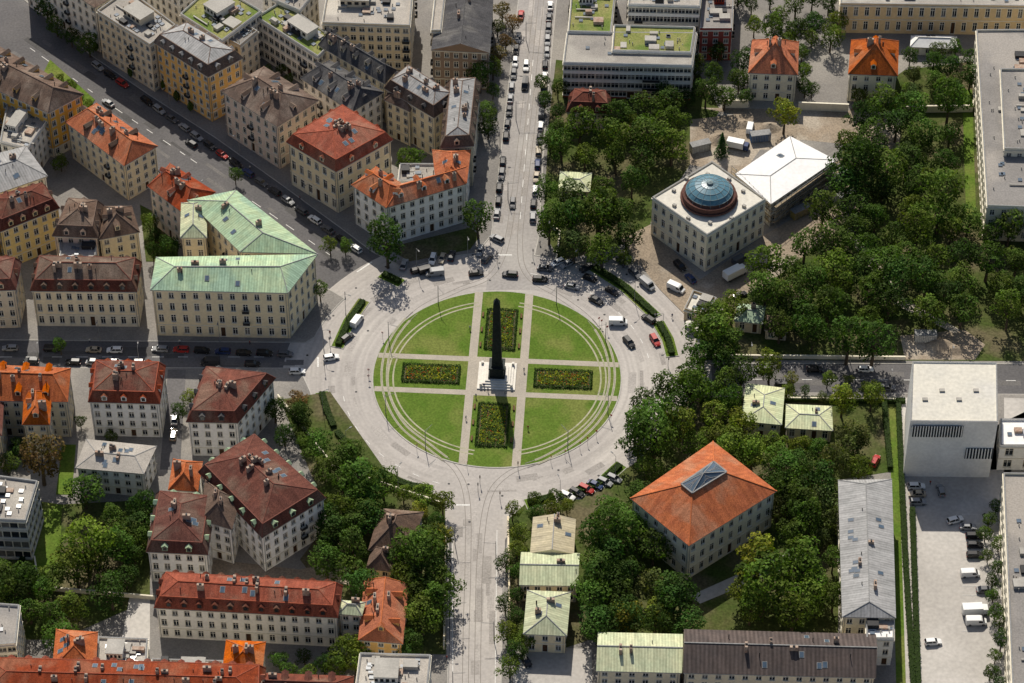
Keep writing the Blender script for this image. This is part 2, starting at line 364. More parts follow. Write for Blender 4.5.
            for t in range(nsk):
                k = R.choice([0, 1, 3]); f = [(E2[0], E2[1], r2, r1), (E2[2], E2[3], r1, r2)][k % 2]
                a_, b_ = R.uniform(.25, .75), R.uniform(.3, .7)
                p = f[0].lerp(f[1], a_).lerp(f[3].lerp(f[2], a_), b_); u = (f[1] - f[0]).normalized()
                nrm = u.cross(f[3] - f[0]).normalized(); vv = nrm.cross(u); p = p + nrm * .12
                RF.poly([p - u * .5 - vv * .7, p + u * .5 - vv * .7, p + u * .5 + vv * .7, p - u * .5 + vv * .7], 3)
                RF.poly([p - nrm * .04 - u * .65 - vv * .85, p - nrm * .04 + u * .65 - vv * .85, p - nrm * .04 + u * .65 + vv * .85, p - nrm * .04 - u * .65 + vv * .85], 5)
            ax = (r2 - r1); Lx = ax.length; axn = ax.normalized() if Lx > .1 else Vector((1, 0, 0)); sd_ = Vector((-axn.y, axn.x, 0))
            for t in range(w_['chim']):
                p = r1.lerp(r2, R.uniform(.02, .98)) + sd_ * R.choice([-1, 1]) * R.uniform(.7, 2.2)
                lx = R.uniform(.5, 1.1); ht = R.uniform(.7, 1.6)
                K.box(p, axn if R.random() < .5 else sd_, -lx, lx, -.35, .35, r1.z - 2.2, r1.z + ht - .15, 0)
                K.box(p, axn, -.3, .3, -.2, .2, r1.z + ht - .15, r1.z + ht + .15, 2)
            for t in range(w_['chim']):
                f = R.uniform(0, 1); k = R.choice([1, -1]); p = r1.lerp(r2, f) + sd_ * k * R.uniform(1, 3)
                K.cyl(V3(p, r1.z - 1.5), V3(p, r1.z + .3), .12, .12, 5, 2)
        W.build('walls', [wm, wallmat(w_['gc']) if w_['gc'] else wm, M_TRIM], par)
        G.build('windows', [M_GLASS, M_GLASS2, M_FRAME, mat('wood_door', (.09, .05, .03)), M_DARK], par)
        S.build('cornice', [M_TRIM, M_LEAD], par)
        RF.build('roof', [rm, ridgemat(w_['rc']) if not flat else M_LEAD, wm, M_SKYL, M_FRAME, M_LEAD, roofmat(w_['trc']) if w_['trc'] else rm], par)
        D.build('dormers', [wm if not w_['dcol'] else dmt, M_GLASS, dmt], par)
        K.build('chimneys' if not flat else 'rooftop_units', [M_CHIM, M_CONC, M_DARK, M_SKYL, wm], par)
    if extra: extra(par, c)
    return par

W_ = wing
# --- left of the diagonal avenue
bld('copper_roof_office', [
    W_([(150, 290), (288, 293), (318, 254), (156, 257)], 18, 'hip', 2.6, 'cream', 'copper', 4, .8, 3.3, dorm=0, chim=3, sky=2),
    W_([(240, 252), (318, 254), (236, 190), (187, 200)], 18, 'hip', 2.6, 'cream', 'copper', 4, .8, 3.3, chim=2),
    W_([(180, 238), (207, 238), (207, 200), (181, 203)], 17, 'hip', 2.2, 'cream', 'palecopper', 4, .9, chim=1)])
bld('mansard_palace', [
    W_([(30, 291), (137, 292), (142, 262), (36, 260)], 14, 'mansard', 2.2, 'cream', 'brownred', 3, 1, 2.9, dorm=4.0, chim=5, gc='stone', dcol='brown', trc='brown')])
bld('corner_townhouse', [W_([(-45, 292), (16, 290), (22, 262), (-40, 258)], 15, 'mansard', 2, 'beige', 'brownred', 4, dorm=4)])
bld('courtyard_townhouse', [
    W_([(52, 236), (98, 238), (104, 205), (66, 202)], 15, 'mansard', 2.3, 'pink', 'brown', 4, dorm=4, chim=3),
    W_([(98, 240), (140, 232), (132, 206), (100, 206)], 14, 'hip', 4, 'cream', 'brown', 4, dorm=5, chim=2),
    W_([(60, 262), (96, 262), (96, 238), (60, 236)], 12, 'flat', 0, 'grey', 'gravel', 3, clutter=3)])
bld('yellow_townhouse', [
    W_([(0, 232), (60, 208), (46, 186), (-20, 205)], 15, 'mansard', 2, 'yellow', 'brownred', 4, dorm=3.6, chim=3),
    W_([(-50, 235), (-2, 232), (-12, 200), (-55, 200)], 15, 'mansard', 2, 'yellow', 'brown', 4, dorm=3.6, chim=3)])
bld('metal_roof_house', [W_([(-10, 196), (48, 176), (26, 146), (-30, 160)], 14, 'hip', 2.5, 'white', 'greymetal', 4, .7, chim=2, sky=3)])
bld('courtyard_annex', [W_([(0, 143), (28, 150), (48, 120), (8, 100)], 13, 'flat', 0, 'white', 'gravel', 4, clutter=6),
    W_([(-70, 143), (-5, 143), (-2, 105), (-70, 100)], 13, 'hip', 3, 'white', 'slate', 4)])
bld('red_roof_apartment_house', [W_([(65, 122), (124, 166), (158, 146), (97, 103)], 14, 'hip', 3.8, 'cream', 'orange', 4, .6, 3.2, dorm=8, chim=6, sky=6, dcol='brown')])
bld('brown_roof_terrace', [W_([(147, 186), (184, 214), (216, 192), (170, 163)], 15, 'hip', 3.5, 'pink', 'red', 4, .6, dorm=8, chim=4)])
bld('ochre_corner_house', [W_([(-60, 65), (48, 113), (84, 94), (-15, 38)], 18, 'hip', 4.0, 'ochre', 'brown', 5, .6, 3, dorm=6, chim=5, gc='stone', sky=4)])
# --- between diagonal avenue and northern street
bld('ochre_office', [W_([(153, 42), (208, 77), (243, 58), (188, 26)], 18, 'mansard', 1.5, 'ochre', 'brown', 5, .9, 3, dorm=4, chim=2, dcol='greymetal', trc='greymetal'),
    W_([(208, 30), (240, 47), (258, 32), (225, 14)], 15, 'flat', 0, 'beige', 'greyflat', 4, clutter=5)])
bld('beige_office', [W_([(97, 12), (150, 46), (176, 26), (128, -10)], 18, 'flat', 0, 'beige', 'gravel', 5, .9, 2.6, 1.4, clutter=8),
    W_([(20, -40), (95, 8), (128, -12), (60, -60)], 18, 'hip', 3, 'white', 'brown', 5)])
bld('green_terrace_office', [W_([(180, 15), (222, 42), (262, 12), (214, -16)], 17, 'flat', 0, 'white', 'greenroof', 5, .9, 2.6, 2.0, clutter=7),
    W_([(140, -25), (178, 0), (215, -28), (180, -50)], 17, 'flat', 0, 'white', 'gravel', 5, clutter=5)])
bld('courtyard_office', [W_([(256, 18), (318, 58), (336, 40), (282, 2)], 15, 'flat', 0, 'white', 'greenroof', 4, .9, 2.6, 1.9, clutter=9),
    W_([(262, -4), (300, 12), (318, -10), (290, -25)], 16, 'flat', 0, 'white', 'gravel', 4, clutter=5)])
bld('pink_palace', [W_([(221, 91), (277, 127), (319, 100), (264, 66)], 17, 'hip', 4.2, 'pink', 'brown', 4, .8, 3.2, 1.4, dorm=6, chim=6, sky=3)])
bld('dark_roof_terrace', [W_([(300, 78), (352, 112), (384, 92), (330, 60)], 15, 'hip', 3.5, 'white', 'slate', 4, .5, dorm=6, chim=5, sky=4),
    W_([(318, 45), (385, 84), (397, 70), (330, 30)], 16, 'hip', 3.5, 'cream', 'slate', 4, .6, dorm=5, chim=4)])
bld('beige_block_office', [W_([(322, 24), (410, 27), (414, -20), (330, -22)], 17, 'flat', 0, 'beige', 'gravel', 5, .9, 2.6, 1.5, clutter=12)])
bld('red_roof_palace', [W_([(286, 142), (336, 172), (393, 140), (343, 108)], 16.5, 'mansard', 2.2, 'cream', 'red', 3, .8, 3.4, 1.5, dorm=6, chim=9, sky=5, gc='stone')])
bld('corner_red_roof_house', [
    W_([(351, 185), (386, 208), (415, 192), (376, 166)], 15, 'hip', 3.4, 'lwhite', 'orange', 4, .8, 3.1, dorm=8, chim=2),
    W_([(386, 208), (466, 184), (468, 166), (392, 186)], 15, 'hip', 3.1, 'lwhite', 'orange', 4, .8, 3.1, dorm=7, chim=2),
    W_([(436, 186), (467, 183), (471, 150), (432, 150)], 15, 'hip', 3.0, 'lwhite', 'orange', 4, .9, 3.1, chim=2),
    W_([(398, 182), (436, 182), (436, 165), (400, 165)], 12, 'flat', 0, 'lwhite', 'gravel', 3, clutter=3)])
bld('north_street_terrace', [
    W_([(384, 88), (434, 118), (458, 100), (408, 68)], 16, 'mansard', 1.5, 'cream', 'brown', 4, .7, 3, dorm=5, chim=6, dcol='slate', trc='greymetal'),
    W_([(440, 148), (474, 146), (481, 82), (446, 84)], 16, 'mansard', 1.2, 'cream', 'brown', 4, .7, 3, dorm=5, chim=6, trc='greymetal'),
    W_([(384, 100), (410, 112), (418, 96), (390, 84)], 14, 'hip', 3, 'cream', 'brown', 4)])
bld('grey_roof_hall', [W_([(431, 50), (490, 53), (494, -10), (440, -12)], 15, 'gable', 3, 'brown', 'slate', 4, 0, 3, chim=2),
    W_([(431, 32), (441, 32), (446, -12), (436, -14)], 16, 'flat', 0, 'beige', 'gravel', 4)])
# --- upper right
def amerika_dome(par, c):
    D = MB(c); cc = P(709, 196, 15.2); cc.z = 0; n = 32; h0 = 14.6
    def ring(r, z): return [Vector((cc.x + cos(2 * pi * k / n) * r, cc.y + sin(2 * pi * k / n) * r, z)) for k in range(n)]
    lv = [(8.2, h0, 2), (8.2, h0 + .5, 2), (7.7, h0 + .55, 2), (7.7, h0 + 2.0, 2), (7.0, h0 + 2.05, 2), (6.7, h0 + 2.8, 0), (5.7, h0 + 3.9, 0), (4.2, h0 + 4.7, 0), (2.4, h0 + 5.2, 0), (.9, h0 + 5.4, 3), (.9, h0 + 5.9, 3), (.05, h0 + 6.2, 3)]
    rs = [ring(r, z) for r, z, _ in lv]
    for i in range(len(lv) - 1):
        for k in range(n):
            D.poly([rs[i][k], rs[i][(k + 1) % n], rs[i + 1][(k + 1) % n], rs[i + 1][k]], lv[i][2])
        if 4 <= i < 9:
            for k in range(0, n, 2): D.beam(rs[i][k], rs[i + 1][k], .05, .08, 3)
    for i in (5, 6, 7, 8):
        for k in range(n): D.beam(rs[i][k], rs[i][(k + 1) % n], .045, .08, 3)
    u = Vector((1, -.75))
    for k in range(10):
        a = k * 2 * pi / 10 + .3; p = Vector((cc.x + cos(a) * 10.4, cc.y + sin(a) * 10.4)); D.box(p, u, -.5, .5, -.4, .4, h0 - .5, h0 + .2, 1)
    D.build('glass_dome', [mat('dome_glass', (.05, .145, .20), (.09, .20, .26), .3, 1, .35, .1, spec=.5), M_CONC, mat('dome_ring', (.11, .055, .045)), mat('dome_rib', (.22, .28, .29))], par)
bld('dome_cultural_institute', [W_([(652, 198), (707, 236), (766, 200), (712, 162)], 14, 'flat', 0, 'stone', 'creamflat', 3, .9, 3.0, 1.3, clutter=0, par=.5)], amerika_dome)
def scaff(par, c):
    D = MB(c); q = [P(*p, 0) for p in ((733, 188), (772, 227), (838, 179))]
    for a, b in ((q[0], q[1]), (q[1], q[2])):
        n = int((b - a).length / 2.2)
        off = Vector(((b - a).y, -(b - a).x, 0)).normalized() * .9
        for k in range(n + 1):
            p = a.lerp(b, k / n)
            D.cyl(V3(p + off, 0), V3(p + off, 9.5), .06, .06, 5, 0)
        for zz in (2, 4, 6, 8): D.beam(V3(a + off * .6, zz), V3(b + off * .6, zz), .4, .06, 1)
        for zz in (3, 5, 7, 9): D.beam(V3(a + off, zz), V3(b + off, zz), .04, .08, 0)
    D.build('scaffold', [M_LEAD, mat('scaffold_board', (.3, .24, .16))], par)
bld('white_roof_annex', [W_([(735, 174), (771, 204), (836, 160), (790, 136)], 9, 'hip', .5, 'grey', 'whiteflat', 2, .9, 3, 1.6, chim=0, over=.3)], scaff)
bld('glass_front_office', [
    W_([(563, 64), (692, 67), (697, 34), (567, 33)], 13, 'flat', 0, 'lwhite', 'gravel', 4, .9, 2.4, 2.1, clutter=3, gc='red'),
    W_([(612, 52), (691, 54), (695, 28), (614, 26)], 13.6, 'flat', 0, 'lwhite', 'greenroof', 4, .9, 2.4, 2.1, clutter=4),
    W_([(568, 33), (611, 34), (618, -30), (574, -32)], 13.2, 'flat', 0, 'lwhite', 'greenroof', 4, .9, 2.4, 2.1, clutter=8),
    W_([(628, 6), (700, 8), (704, -30), (632, -32)], 17, 'flat', 0, 'lwhite', 'gravel', 5, .9, 2.2, 1.9, clutter=6)])
bld('brown_roof_villa', [W_([(566, 112), (612, 114), (610, 95), (570, 93)], 7, 'mansard', 1.5, 'pink', 'brownred', 2, 1, dorm=4, chim=2)])
for q in ([(748, 73), (798, 75), (799, 42), (752, 40)], [(848, 74), (898, 76), (899, 41), (851, 40)]):
    bld('red_roof_villa', [W_(q, 11, 'hip', 6.5, 'stone', 'orange', 3, .95, 3.2, 1.2, dorm=6, chim=3)])
bld('museum_wing', [W_([(840, 5), (1060, 8), (1060, -35), (842, -35)], 11, 'flat', 0, 'tan', 'gravel', 2, .9, 3.3, 1.2, clutter=10)])
bld('music_academy_wing', [W_([(987, 207), (1080, 210), (1080, 30), (976, 31)], 13, 'flat', 0, 'stone', 'greyflat', 3, .9, 3.3, 1.2, clutter=14),
    W_([(1004, 150), (1080, 152), (1080, 70), (1000, 70)], 15.5, 'flat', 0, 'stone', 'greyflat', 3, clutter=10)])
bld('garden_pavilion', [W_([(558, 190), (590, 192), (592, 173), (560, 171)], 4.5, 'hip', 1, 'cream', 'palecopper', 1, .8, chim=0)])
bld('beer_garden_kiosk', [W_([(684, 310), (706, 317), (717, 299), (693, 291)], 4, 'flat', 0, 'tan', 'creamflat', 1, clutter=3)])
bld('gate_pavilion', [W_([(734, 321), (763, 324), (766, 306), (738, 303)], 4.5, 'hip', 1.4, 'beige', 'copper', 1, .8, chim=1)])
bld('gate_pavilion', [W_([(764, 330), (788, 332), (788, 316), (766, 315)], 4, 'hip', 1.2, 'beige', 'brown', 1, .8, chim=1)])
bld('white_marquee', [W_([(910, 47), (958, 49), (957, 36), (911, 35)], 3.5, 'hip', 1.6, 'lwhite', 'whiteflat', 1, .8, chim=0)])
bld('red_glazed_office', [W_([(700, 30), (732, 30), (735, -30), (704, -30)], 12, 'flat', 0, 'red', 'greyflat', 4, clutter=6)])
# --- lower right
def slats(par, c):
    D = MB(c); a = P(911, 423, 21); b = P(964, 423.5, 21); u = (b - a).normalized()
    L = (b - a).length; z0, z1 = 15.8, 20.0
    D.box(a, u, .4, L, -.04, -.01, z0, z1, 0)
    k = .4
    while k < L: D.box(a, u, k, k + .22, -.35, -.05, z0, z1, 1); k += .72
    a2 = P(966, 423, 21)
    D.box(a2, u, 1, 8.4, -.05, -.01, 7.5, 11.5, 0)
    k = 1.2
    while k < 8: D.box(a2, u, k, k + .25, -.35, -.06, 7.5, 11.5, 1); k += .8
    D.build('window_slats', [M_GLASS, wallmat('lwhite')], par)
    K = MB(c)
    for k in range(4): K.box(P(925 + 17 * k, 400 - 9 * (k % 2), 21), (1, 0), -.7, .7, -.5, .5, 21.05, 21.5, 0)
    K.build('rooftop_units', [M_CONC], par)
bld('white_cube_museum', [W_([(910, 422), (998, 423), (997, 363), (912, 362)], 21, 'flat', 0, 'lwhite', 'creamflat', 1, blank=(0, 1, 2, 3), par=.4, cornice=False)], slats)
bld('white_museum_annex', [W_([(1000, 447), (1080, 447), (1080, 420), (1000, 420)], 9, 'flat', 0, 'lwhite', 'whiteflat', 2, clutter=2, sp=6, ww=2)])
bld('long_gallery_building', [W_([(842, 617), (896, 618), (892, 479), (838, 480)], 12, 'hip', 2.0, 'stone', 'greymetal', 3, .5, 3.2, chim=3, sky=10),
    W_([(866, 640), (894, 640), (894, 612), (866, 612)], 10, 'flat', 0, 'lwhite', 'whiteflat', 3, clutter=4)])
bld('dark_roof_long_hall', [W_([(683, 673), (876, 678), (876, 634), (684, 629)], 10, 'gable', 3.2, 'cream', 'darkmetal', 3, 0, 3.2, chim=4, sky=6)])
bld('green_roof_long_hall', [W_([(596, 671), (682, 673), (683, 634), (598, 632)], 9, 'gable', 2.2, 'cream', 'palecopper', 3, 0, 3.2, chim=2)])
bld('red_hip_roof_palais', [W_([(630, 498), (689, 546), (777, 491), (713, 441)], 14, 'trunc', 5.6, 'stone', 'orange', 3, 9.2, 3.4, 1.4, chim=0, sky=0)])
bld('green_roof_pavilion', [W_([(741, 421), (782, 425), (785, 388), (746, 383)], 6, 'hip', 1.3, 'cream', 'palecopper', 2, .9, chim=1),
    W_([(785, 428), (833, 431), (832, 406), (786, 404)], 5, 'hip', 1.0, 'cream', 'palecopper', 1, .8, chim=1)])
bld('garden_row_house', [W_([(530, 553), (574, 554), (576, 519), (533, 517)], 7, 'gable', 1.6, 'cream', 'tanmetal', 2, 0, chim=2, sky=2)])
bld('garden_row_house', [W_([(519, 585), (578, 586), (580, 553), (521, 552)], 7, 'gable', 1.6, 'cream', 'palecopper', 2, 0, chim=1)])
bld('garden_row_house', [W_([(523, 634), (567, 636), (571, 592), (527, 590)], 7.5, 'hip', 2.2, 'cream', 'palecopper', 2, .8, chim=2)])
bld('street_side_office', [W_([(1012, 690), (1080, 690), (1080, 475), (1003, 474)], 12, 'flat', 0, 'stone', 'greyflat', 3, clutter=14)])
# --- lower left
bld('red_roof_apartments', [
    W_([(-60, 400), (68, 402), (71, 368), (-60, 362)], 14, 'hip', 4.0, 'cream', 'orange', 4, .6, 3, dorm=6, chim=6),
    W_([(22, 425), (50, 425), (52, 392), (24, 392)], 14, 'hip', 3.8, 'cream', 'orange', 4, .9, dorm=6, chim=2),
    W_([(-60, 436), (2, 436), (4, 402), (-60, 400)], 13, 'hip', 3.5, 'cream', 'brownred', 4, .9, chim=2)])
bld('mansard_villa', [W_([(88, 402), (160, 404), (166, 366), (92, 364)], 13.5, 'mansard', 2.0, 'lwhite', 'red', 4, 1, 3, dorm=5, chim=6, trc='brownred')])
bld('mansard_villa', [W_([(186, 422), (238, 423), (276, 378), (203, 370)], 13.5, 'mansard', 2.0, 'lwhite', 'brownred', 4, 1, 3, dorm=4.5, chim=5, dcol='slate')])
bld('flat_roof_villa', [W_([(75, 468), (144, 474), (157, 446), (86, 439)], 9.5, 'hip', 1.0, 'lwhite', 'gravel', 3, .8, 3, chim=4, sky=5)])
bld('large_mansard_complex', [
    W_([(198, 472), (262, 538), (326, 498), (256, 436)], 14, 'mansard', 3.0, 'lwhite', 'brownred', 4, .8, 3, dorm=4.5, chim=7, dcol='copper', sky=4),
    W_([(146, 552), (208, 555), (216, 500), (156, 494)], 12, 'mansard', 2.4, 'lwhite', 'brownred', 3, .9, 3, dorm=5, chim=3, dcol='copper', sky=2),
    W_([(200, 520), (232, 530), (240, 500), (205, 480)], 14, 'hip', 4, 'lwhite', 'brown', 4, .8, chim=2),
    W_([(168, 490), (198, 492), (203, 462), (173, 459)], 12, 'hip', 3.2, 'lwhite', 'orange', 3, .9, chim=2)])
bld('long_red_roof_office', [W_([(154, 608), (338, 618), (343, 586), (162, 575)], 12, 'mansard', 1.4, 'white', 'red', 3, 1, 3.0, dorm=3.6, chim=9, dcol='brownred', sky=5),
    W_([(338, 614), (362, 616), (366, 602), (341, 600)], 11, 'hip', 1.5, 'white', 'palecopper', 3, .9, chim=1)])
bld('orange_roof_house', [W_([(358, 640), (403, 644), (409, 584), (364, 580)], 9, 'hip', 4.2, 'ochre', 'orange', 3, .35, 3, chim=3, dorm=8)])
bld('pyramid_roof_villa', [W_([(368, 550), (412, 545), (424, 512), (380, 508)], 8, 'hip', 4, 'pink', 'brown', 2, .95, 3, chim=2),
    W_([(366, 568), (392, 572), (396, 548), (372, 546)], 7, 'hip', 3, 'cream', 'brown', 2, .95, 3, chim=1)])
bld('red_roof_row', [
    W_([(-20, 705), (265, 712), (266, 668), (-20, 660)], 14, 'mansard', 1.6, 'cream', 'red', 4, 1, 3, dorm=4, chim=14, sky=8),
    W_([(52, 668), (96, 670), (98, 632), (56, 629)], 15, 'hip', 3.2, 'cream', 'orange', 4, .9, chim=4, sky=3),
    W_([(96, 672), (146, 674), (148, 640), (98, 638)], 12, 'flat', 0, 'white', 'gravel', 4, clutter=9),
    W_([(150, 676), (222, 678), (224, 662), (152, 660)], 13, 'flat', 0, 'white', 'gravel', 4, clutter=9),
    W_([(222, 672), (262, 674), (266, 642), (226, 640)], 14, 'hip', 3, 'cream', 'orange', 4, .9, chim=3)])
bld('flat_roof_office', [W_([(240, 702), (352, 706), (354, 676), (242, 672)], 12, 'hip', 3, 'cream', 'brownred', 4, .9, dorm=5),
    W_([(354, 700), (426, 702), (431, 656), (360, 654)], 12, 'flat', 0, 'white', 'gravel', 4, clutter=10)])
bld('glass_office', [W_([(-60, 518), (26, 522), (38, 482), (-50, 470)], 15, 'flat', 0, 'grey', 'gravel', 4, .9, 2.2, 2.0, .72, clutter=12)])
bld('grey_office', [W_([(-60, 650), (16, 645), (20, 606), (-60, 600)], 13, 'flat', 0, 'white', 'greyflat', 4, .9, 2.4, 1.9, clutter=5)])

# off-frame continuation of the city
def pip(x, y, poly):
    c = False; n = len(poly); j = n - 1
    for i in range(n):
        xi, yi = poly[i][0], poly[i][1]; xj, yj = poly[j][0], poly[j][1]
        if (yi > y) != (yj > y) and x < (xj - xi) * (y - yi) / (yj - yi) + xi: c = not c
        j = i
    return c
def frame_px(x, y, z=0):
    v = Vector((x, y, z)) - CAM; d = v.dot(fw); return 512 + F * v.dot(rt) / d, 341.5 - F * v.dot(upv) / d
for gx in range(-330, 331, 44):
    for gy in range(-300, 421, 46):
        px, py = frame_px(gx, gy)
        if -75 < px < 1110 and -75 < py < 800: continue
        if abs(gx) < 26 or abs(gy) < 22 or abs(gx + gy * .95 + 5) < 24 and gy > 0: continue
        a, b = R.uniform(14, 19), R.uniform(10, 15)
        bld('city_block_house', [W_([(gx - a, gy - b), (gx + a, gy - b), (gx + a, gy + b), (gx - a, gy + b)], R.uniform(11, 16), R.choice(['hip', 'hip', 'flat']), 4,
            R.choice(['cream', 'white', 'beige', 'pink']), R.choice(['red', 'brown', 'orange', 'brownred']) if R.random() < .7 else 'gravel', 4, .8, 4.5, chim=2, world=True, clutter=4)])

# ------------------------------------------------------------------ ground
M_ASPH = mat('asphalt', (.130, .125, .126), (.105, .102, .103), .06, 1.5, .9, .14, third=(.158, .15, .148), s3=.03, spec=.05)
M_RING = mat('worn_road_surface', (.42, .39, .36), (.37, .345, .32), .08, 1.2, .9, .08, third=(.45, .42, .385), s3=.04, radial=True, spec=.05)
M_RING2 = mat('worn_street_surface', (.42, .39, .36), (.37, .345, .32), .08, 1.2, .9, .10, third=(.45, .42, .385), s3=.04, spec=.05)
M_PAVE = mat('pavement', (.235, .222, .205), (.185, .174, .162), .08, 2.0, .9, .15, third=(.28, .262, .235), s3=.04, spec=.05)
M_KERB = mat('granite_kerb', (.44, .42, .38), amp=.1)
M_GRASS = mat('lawn', (.080, .140, .020), (.115, .165, .030), .12, 1.8, .95, .25, third=(.15, .175, .045), s3=.06, spec=.03)
M_PARK = mat('park_ground', (.05, .078, .018), (.085, .09, .034), .1, 1.5, .95, .3, third=(.12, .105, .06), s3=.05, spec=.03)
M_GRAV = mat('gravel_path', (.41, .365, .30), (.35, .315, .265), .2, 3, .95, .12)
M_SOIL = mat('bare_soil', (.31, .25, .185), (.23, .19, .145), .12, 2, .95, .25, third=(.38, .33, .265), s3=.06)
M_LOT = mat('light_concrete_paving', (.43, .405, .37), (.36, .34, .315), .06, 1, .9, .1, third=(.47, .445, .41), s3=.03)
M_LINE = mat('road_paint', (.75, .74, .70), (.58, .57, .54), 1.2, 3, .8, .15)
M_RAIL = mat('tram_rail_steel', (.20, .18, .155), (.16, .145, .13), .5, 2, .5, .1)
M_TRBED = mat('tram_bed', (.40, .37, .28), (.30, .30, .19), .3, 2, .9, .15)

G0 = MB(); s_ = 9000
G0.poly([Vector((-s_, -s_, 0)), Vector((s_, -s_, 0)), Vector((s_, s_, 0)), Vector((-s_, s_, 0))]); G0.build('ground', [M_ASPH])
def arc(r, a0, a1, n=24): return [Vector((r * cos(rad(a0 + (a1 - a0) * k / n)), r * sin(rad(a0 + (a1 - a0) * k / n)))) for k in range(n + 1)]
def slab(name, pts, z0, z1, mats, kerb=.28):
    M = MB(); top = [Vector((p[0], p[1], z1)) for p in pts]; n = len(top)
    ar = sum(top[i - 1].x * top[i].y - top[i].x * top[i - 1].y for i in range(n))
    if ar < 0: top.reverse()
    M.poly(top, 0)
    for i in range(n):
        a, b = top[i - 1], top[i]; M.poly([V3(a, z0), V3(b, z0), b, a], 1)
    o = M.build(name, mats)
    if kerb:
        K = MB(); inn = inset(top, kerb)
        for i in range(n): K.poly([V3(top[i - 1], z1 + .004), V3(top[i], z1 + .004), V3(inn[i], z1 + .004), V3(inn[i - 1], z1 + .004)])
        K.build('kerb', [M_KERB])
    return o
def px(l): return [P2(*p) for p in l]
ringd = MB(); ringd.poly([Vector((p.x, p.y, .004)) for p in arc(59, 0, 360, 96)[:-1]]); ringd.build('road_circle', [M_RING])
def sheet(name, pts, z, m):
    M = MB(); q = [Vector((p[0], p[1], z)) for p in pts]
    ar = sum(q[i - 1].x * q[i].y - q[i].x * q[i - 1].y for i in range(len(q)))
    if ar < 0: q.reverse()
    M.poly(q); return M.build(name, [m])
M_ROADL = mat('worn_street', (.34, .32, .30), (.29, .272, .258), .07, 1.2, .9, .12, third=(.37, .35, .325), s3=.03, spec=.05)
sheet('road', px([(448, 720), (503, 720), (505, 540), (535, 470), (430, 470), (452, 540)]), .008, M_RING2)
sheet('road', px([(486, 290), (540, 290), (546, 120), (557, 0), (565, -120), (525, -120), (519, 0), (505, 120)]), .008, M_ROADL)
blk = [M_PAVE, M_KERB]
slab('pavement', px([(-500, 336), (306, 343)]) + arc(53, 163, 144) + px([(300, 272), (215, 212), (160, 175), (82, 122), (15, 75), (-60, 20), (-500, -300)]), 0, .12, blk)
slab('pavement', px([(-60, -70), (30, 5), (90, 55), (150, 96), (215, 138), (277, 182), (340, 228), (372, 252)]) + arc(50, 121, 97) + px([(492, 235), (505, 120), (519, 0), (530, -120), (300, -300)]), 0, .12, blk)
slab('pavement', px([(570, -150), (556, 0), (545, 120), (538, 238)]) + arc(50, 78, 62) + arc(58, 50, 10) + px([(700, 364), (910, 364), (1300, 366), (1300, -200)]), 0, .12, blk)
slab('pavement', px([(1300, 396), (690, 392)]) + arc(57, -8, -66) + px([(508, 530), (502, 600), (499, 760), (1300, 800)]), 0, .12, blk)
slab('pavement', px([(448, 760), (449, 600), (449, 530)]) + arc(52, 249, 200) + arc(51, 198, 187) + px([(300, 368), (-500, 366), (-500, 760)]), 0, .12, blk)

_z = [.126]
def patch(name, pts, m, world=False):
    _z[0] += .003; return sheet(name, pts if world else px(pts), _z[0], m)
patch('park_ground', [(556, 60), (700, 75), (720, 110), (690, 165), (640, 240), (560, 262), (543, 230), (549, 120)], M_PARK)
patch('park_ground', [(700, 360), (700, 330), (745, 270), (790, 225), (835, 190), (850, 110), (905, 70), (985, 60), (985, 215), (1120, 225), (1120, 362)], M_PARK)
patch('bare_soil', [(690, 120), (760, 112), (800, 118), (800, 150), (760, 150), (735, 185), (715, 170), (690, 165)], M_SOIL)
patch('bare_soil', [(900, 336), (965, 330), (985, 345), (975, 360), (905, 360)], M_SOIL)
patch('yard_paving', [(620, 240), (650, 225), (700, 280), (765, 235), (850, 185), (870, 205), (760, 290), (720, 300), (690, 320), (660, 290)], M_SOIL)
patch('courtyard', [(700, 108), (900, 112), (900, 150), (800, 140), (760, 120)], M_SOIL)
patch('lawn', [(962, 90), (972, 90), (976, 215), (966, 215)], M_GRASS)
patch('path', [(850, 225), (905, 300), (960, 330), (955, 334), (895, 305), (843, 230)], M_GRAV)
patch('park_ground', [(690, 398), (905, 400), (905, 470), (840, 480), (838, 640), (580, 640), (580, 500), (640, 460)], M_PARK)
patch('park_ground', [(508, 520), (530, 500), (600, 500), (590, 640), (560, 650), (508, 650)], M_PARK)
patch('lawn', [(590, 560), (700, 610), (830, 560), (836, 630), (600, 632)], M_PARK)
patch('light_paving', [(690, 596), (780, 556), (800, 548), (806, 560), (700, 604)], M_LOT)
patch('light_paving', [(906, 480), (1004, 482), (1010, 720), (914, 720)], M_LOT)
patch('road', [(896, 398), (913, 398), (916, 720), (902, 720)], M_LOT)
patch('light_paving', [(905, 470), (1050, 470), (1050, 400), (1004, 398), (1004, 484), (905, 484)], M_LOT)
patch('lawn', [(889, 404), (897, 404), (907, 720), (897, 720)], M_GRASS)
patch('light_paving', [(516, 645), (592, 650), (592, 720), (510, 720)], M_LOT)
patch('park_ground', [(280, 400), (330, 392), (385, 470), (445, 500), (446, 655), (345, 652), (330, 600), (300, 560), (330, 520)], M_PARK)
patch('lawn', [(0, 550), (60, 505), (150, 500), (150, 600), (60, 640), (0, 640)], M_PARK)
patch('lawn', [(28, 500), (62, 505), (60, 560), (20, 600)], M_GRASS)
patch('light_paving', [(130, 595), (150, 600), (150, 650), (120, 650)], M_LOT)
patch('road', [(168, 370), (186, 370), (180, 470), (160, 470)], M_ASPH)
patch('garden_soil', [(215, 560), (300, 570), (345, 560), (350, 585), (160, 570)], M_SOIL)
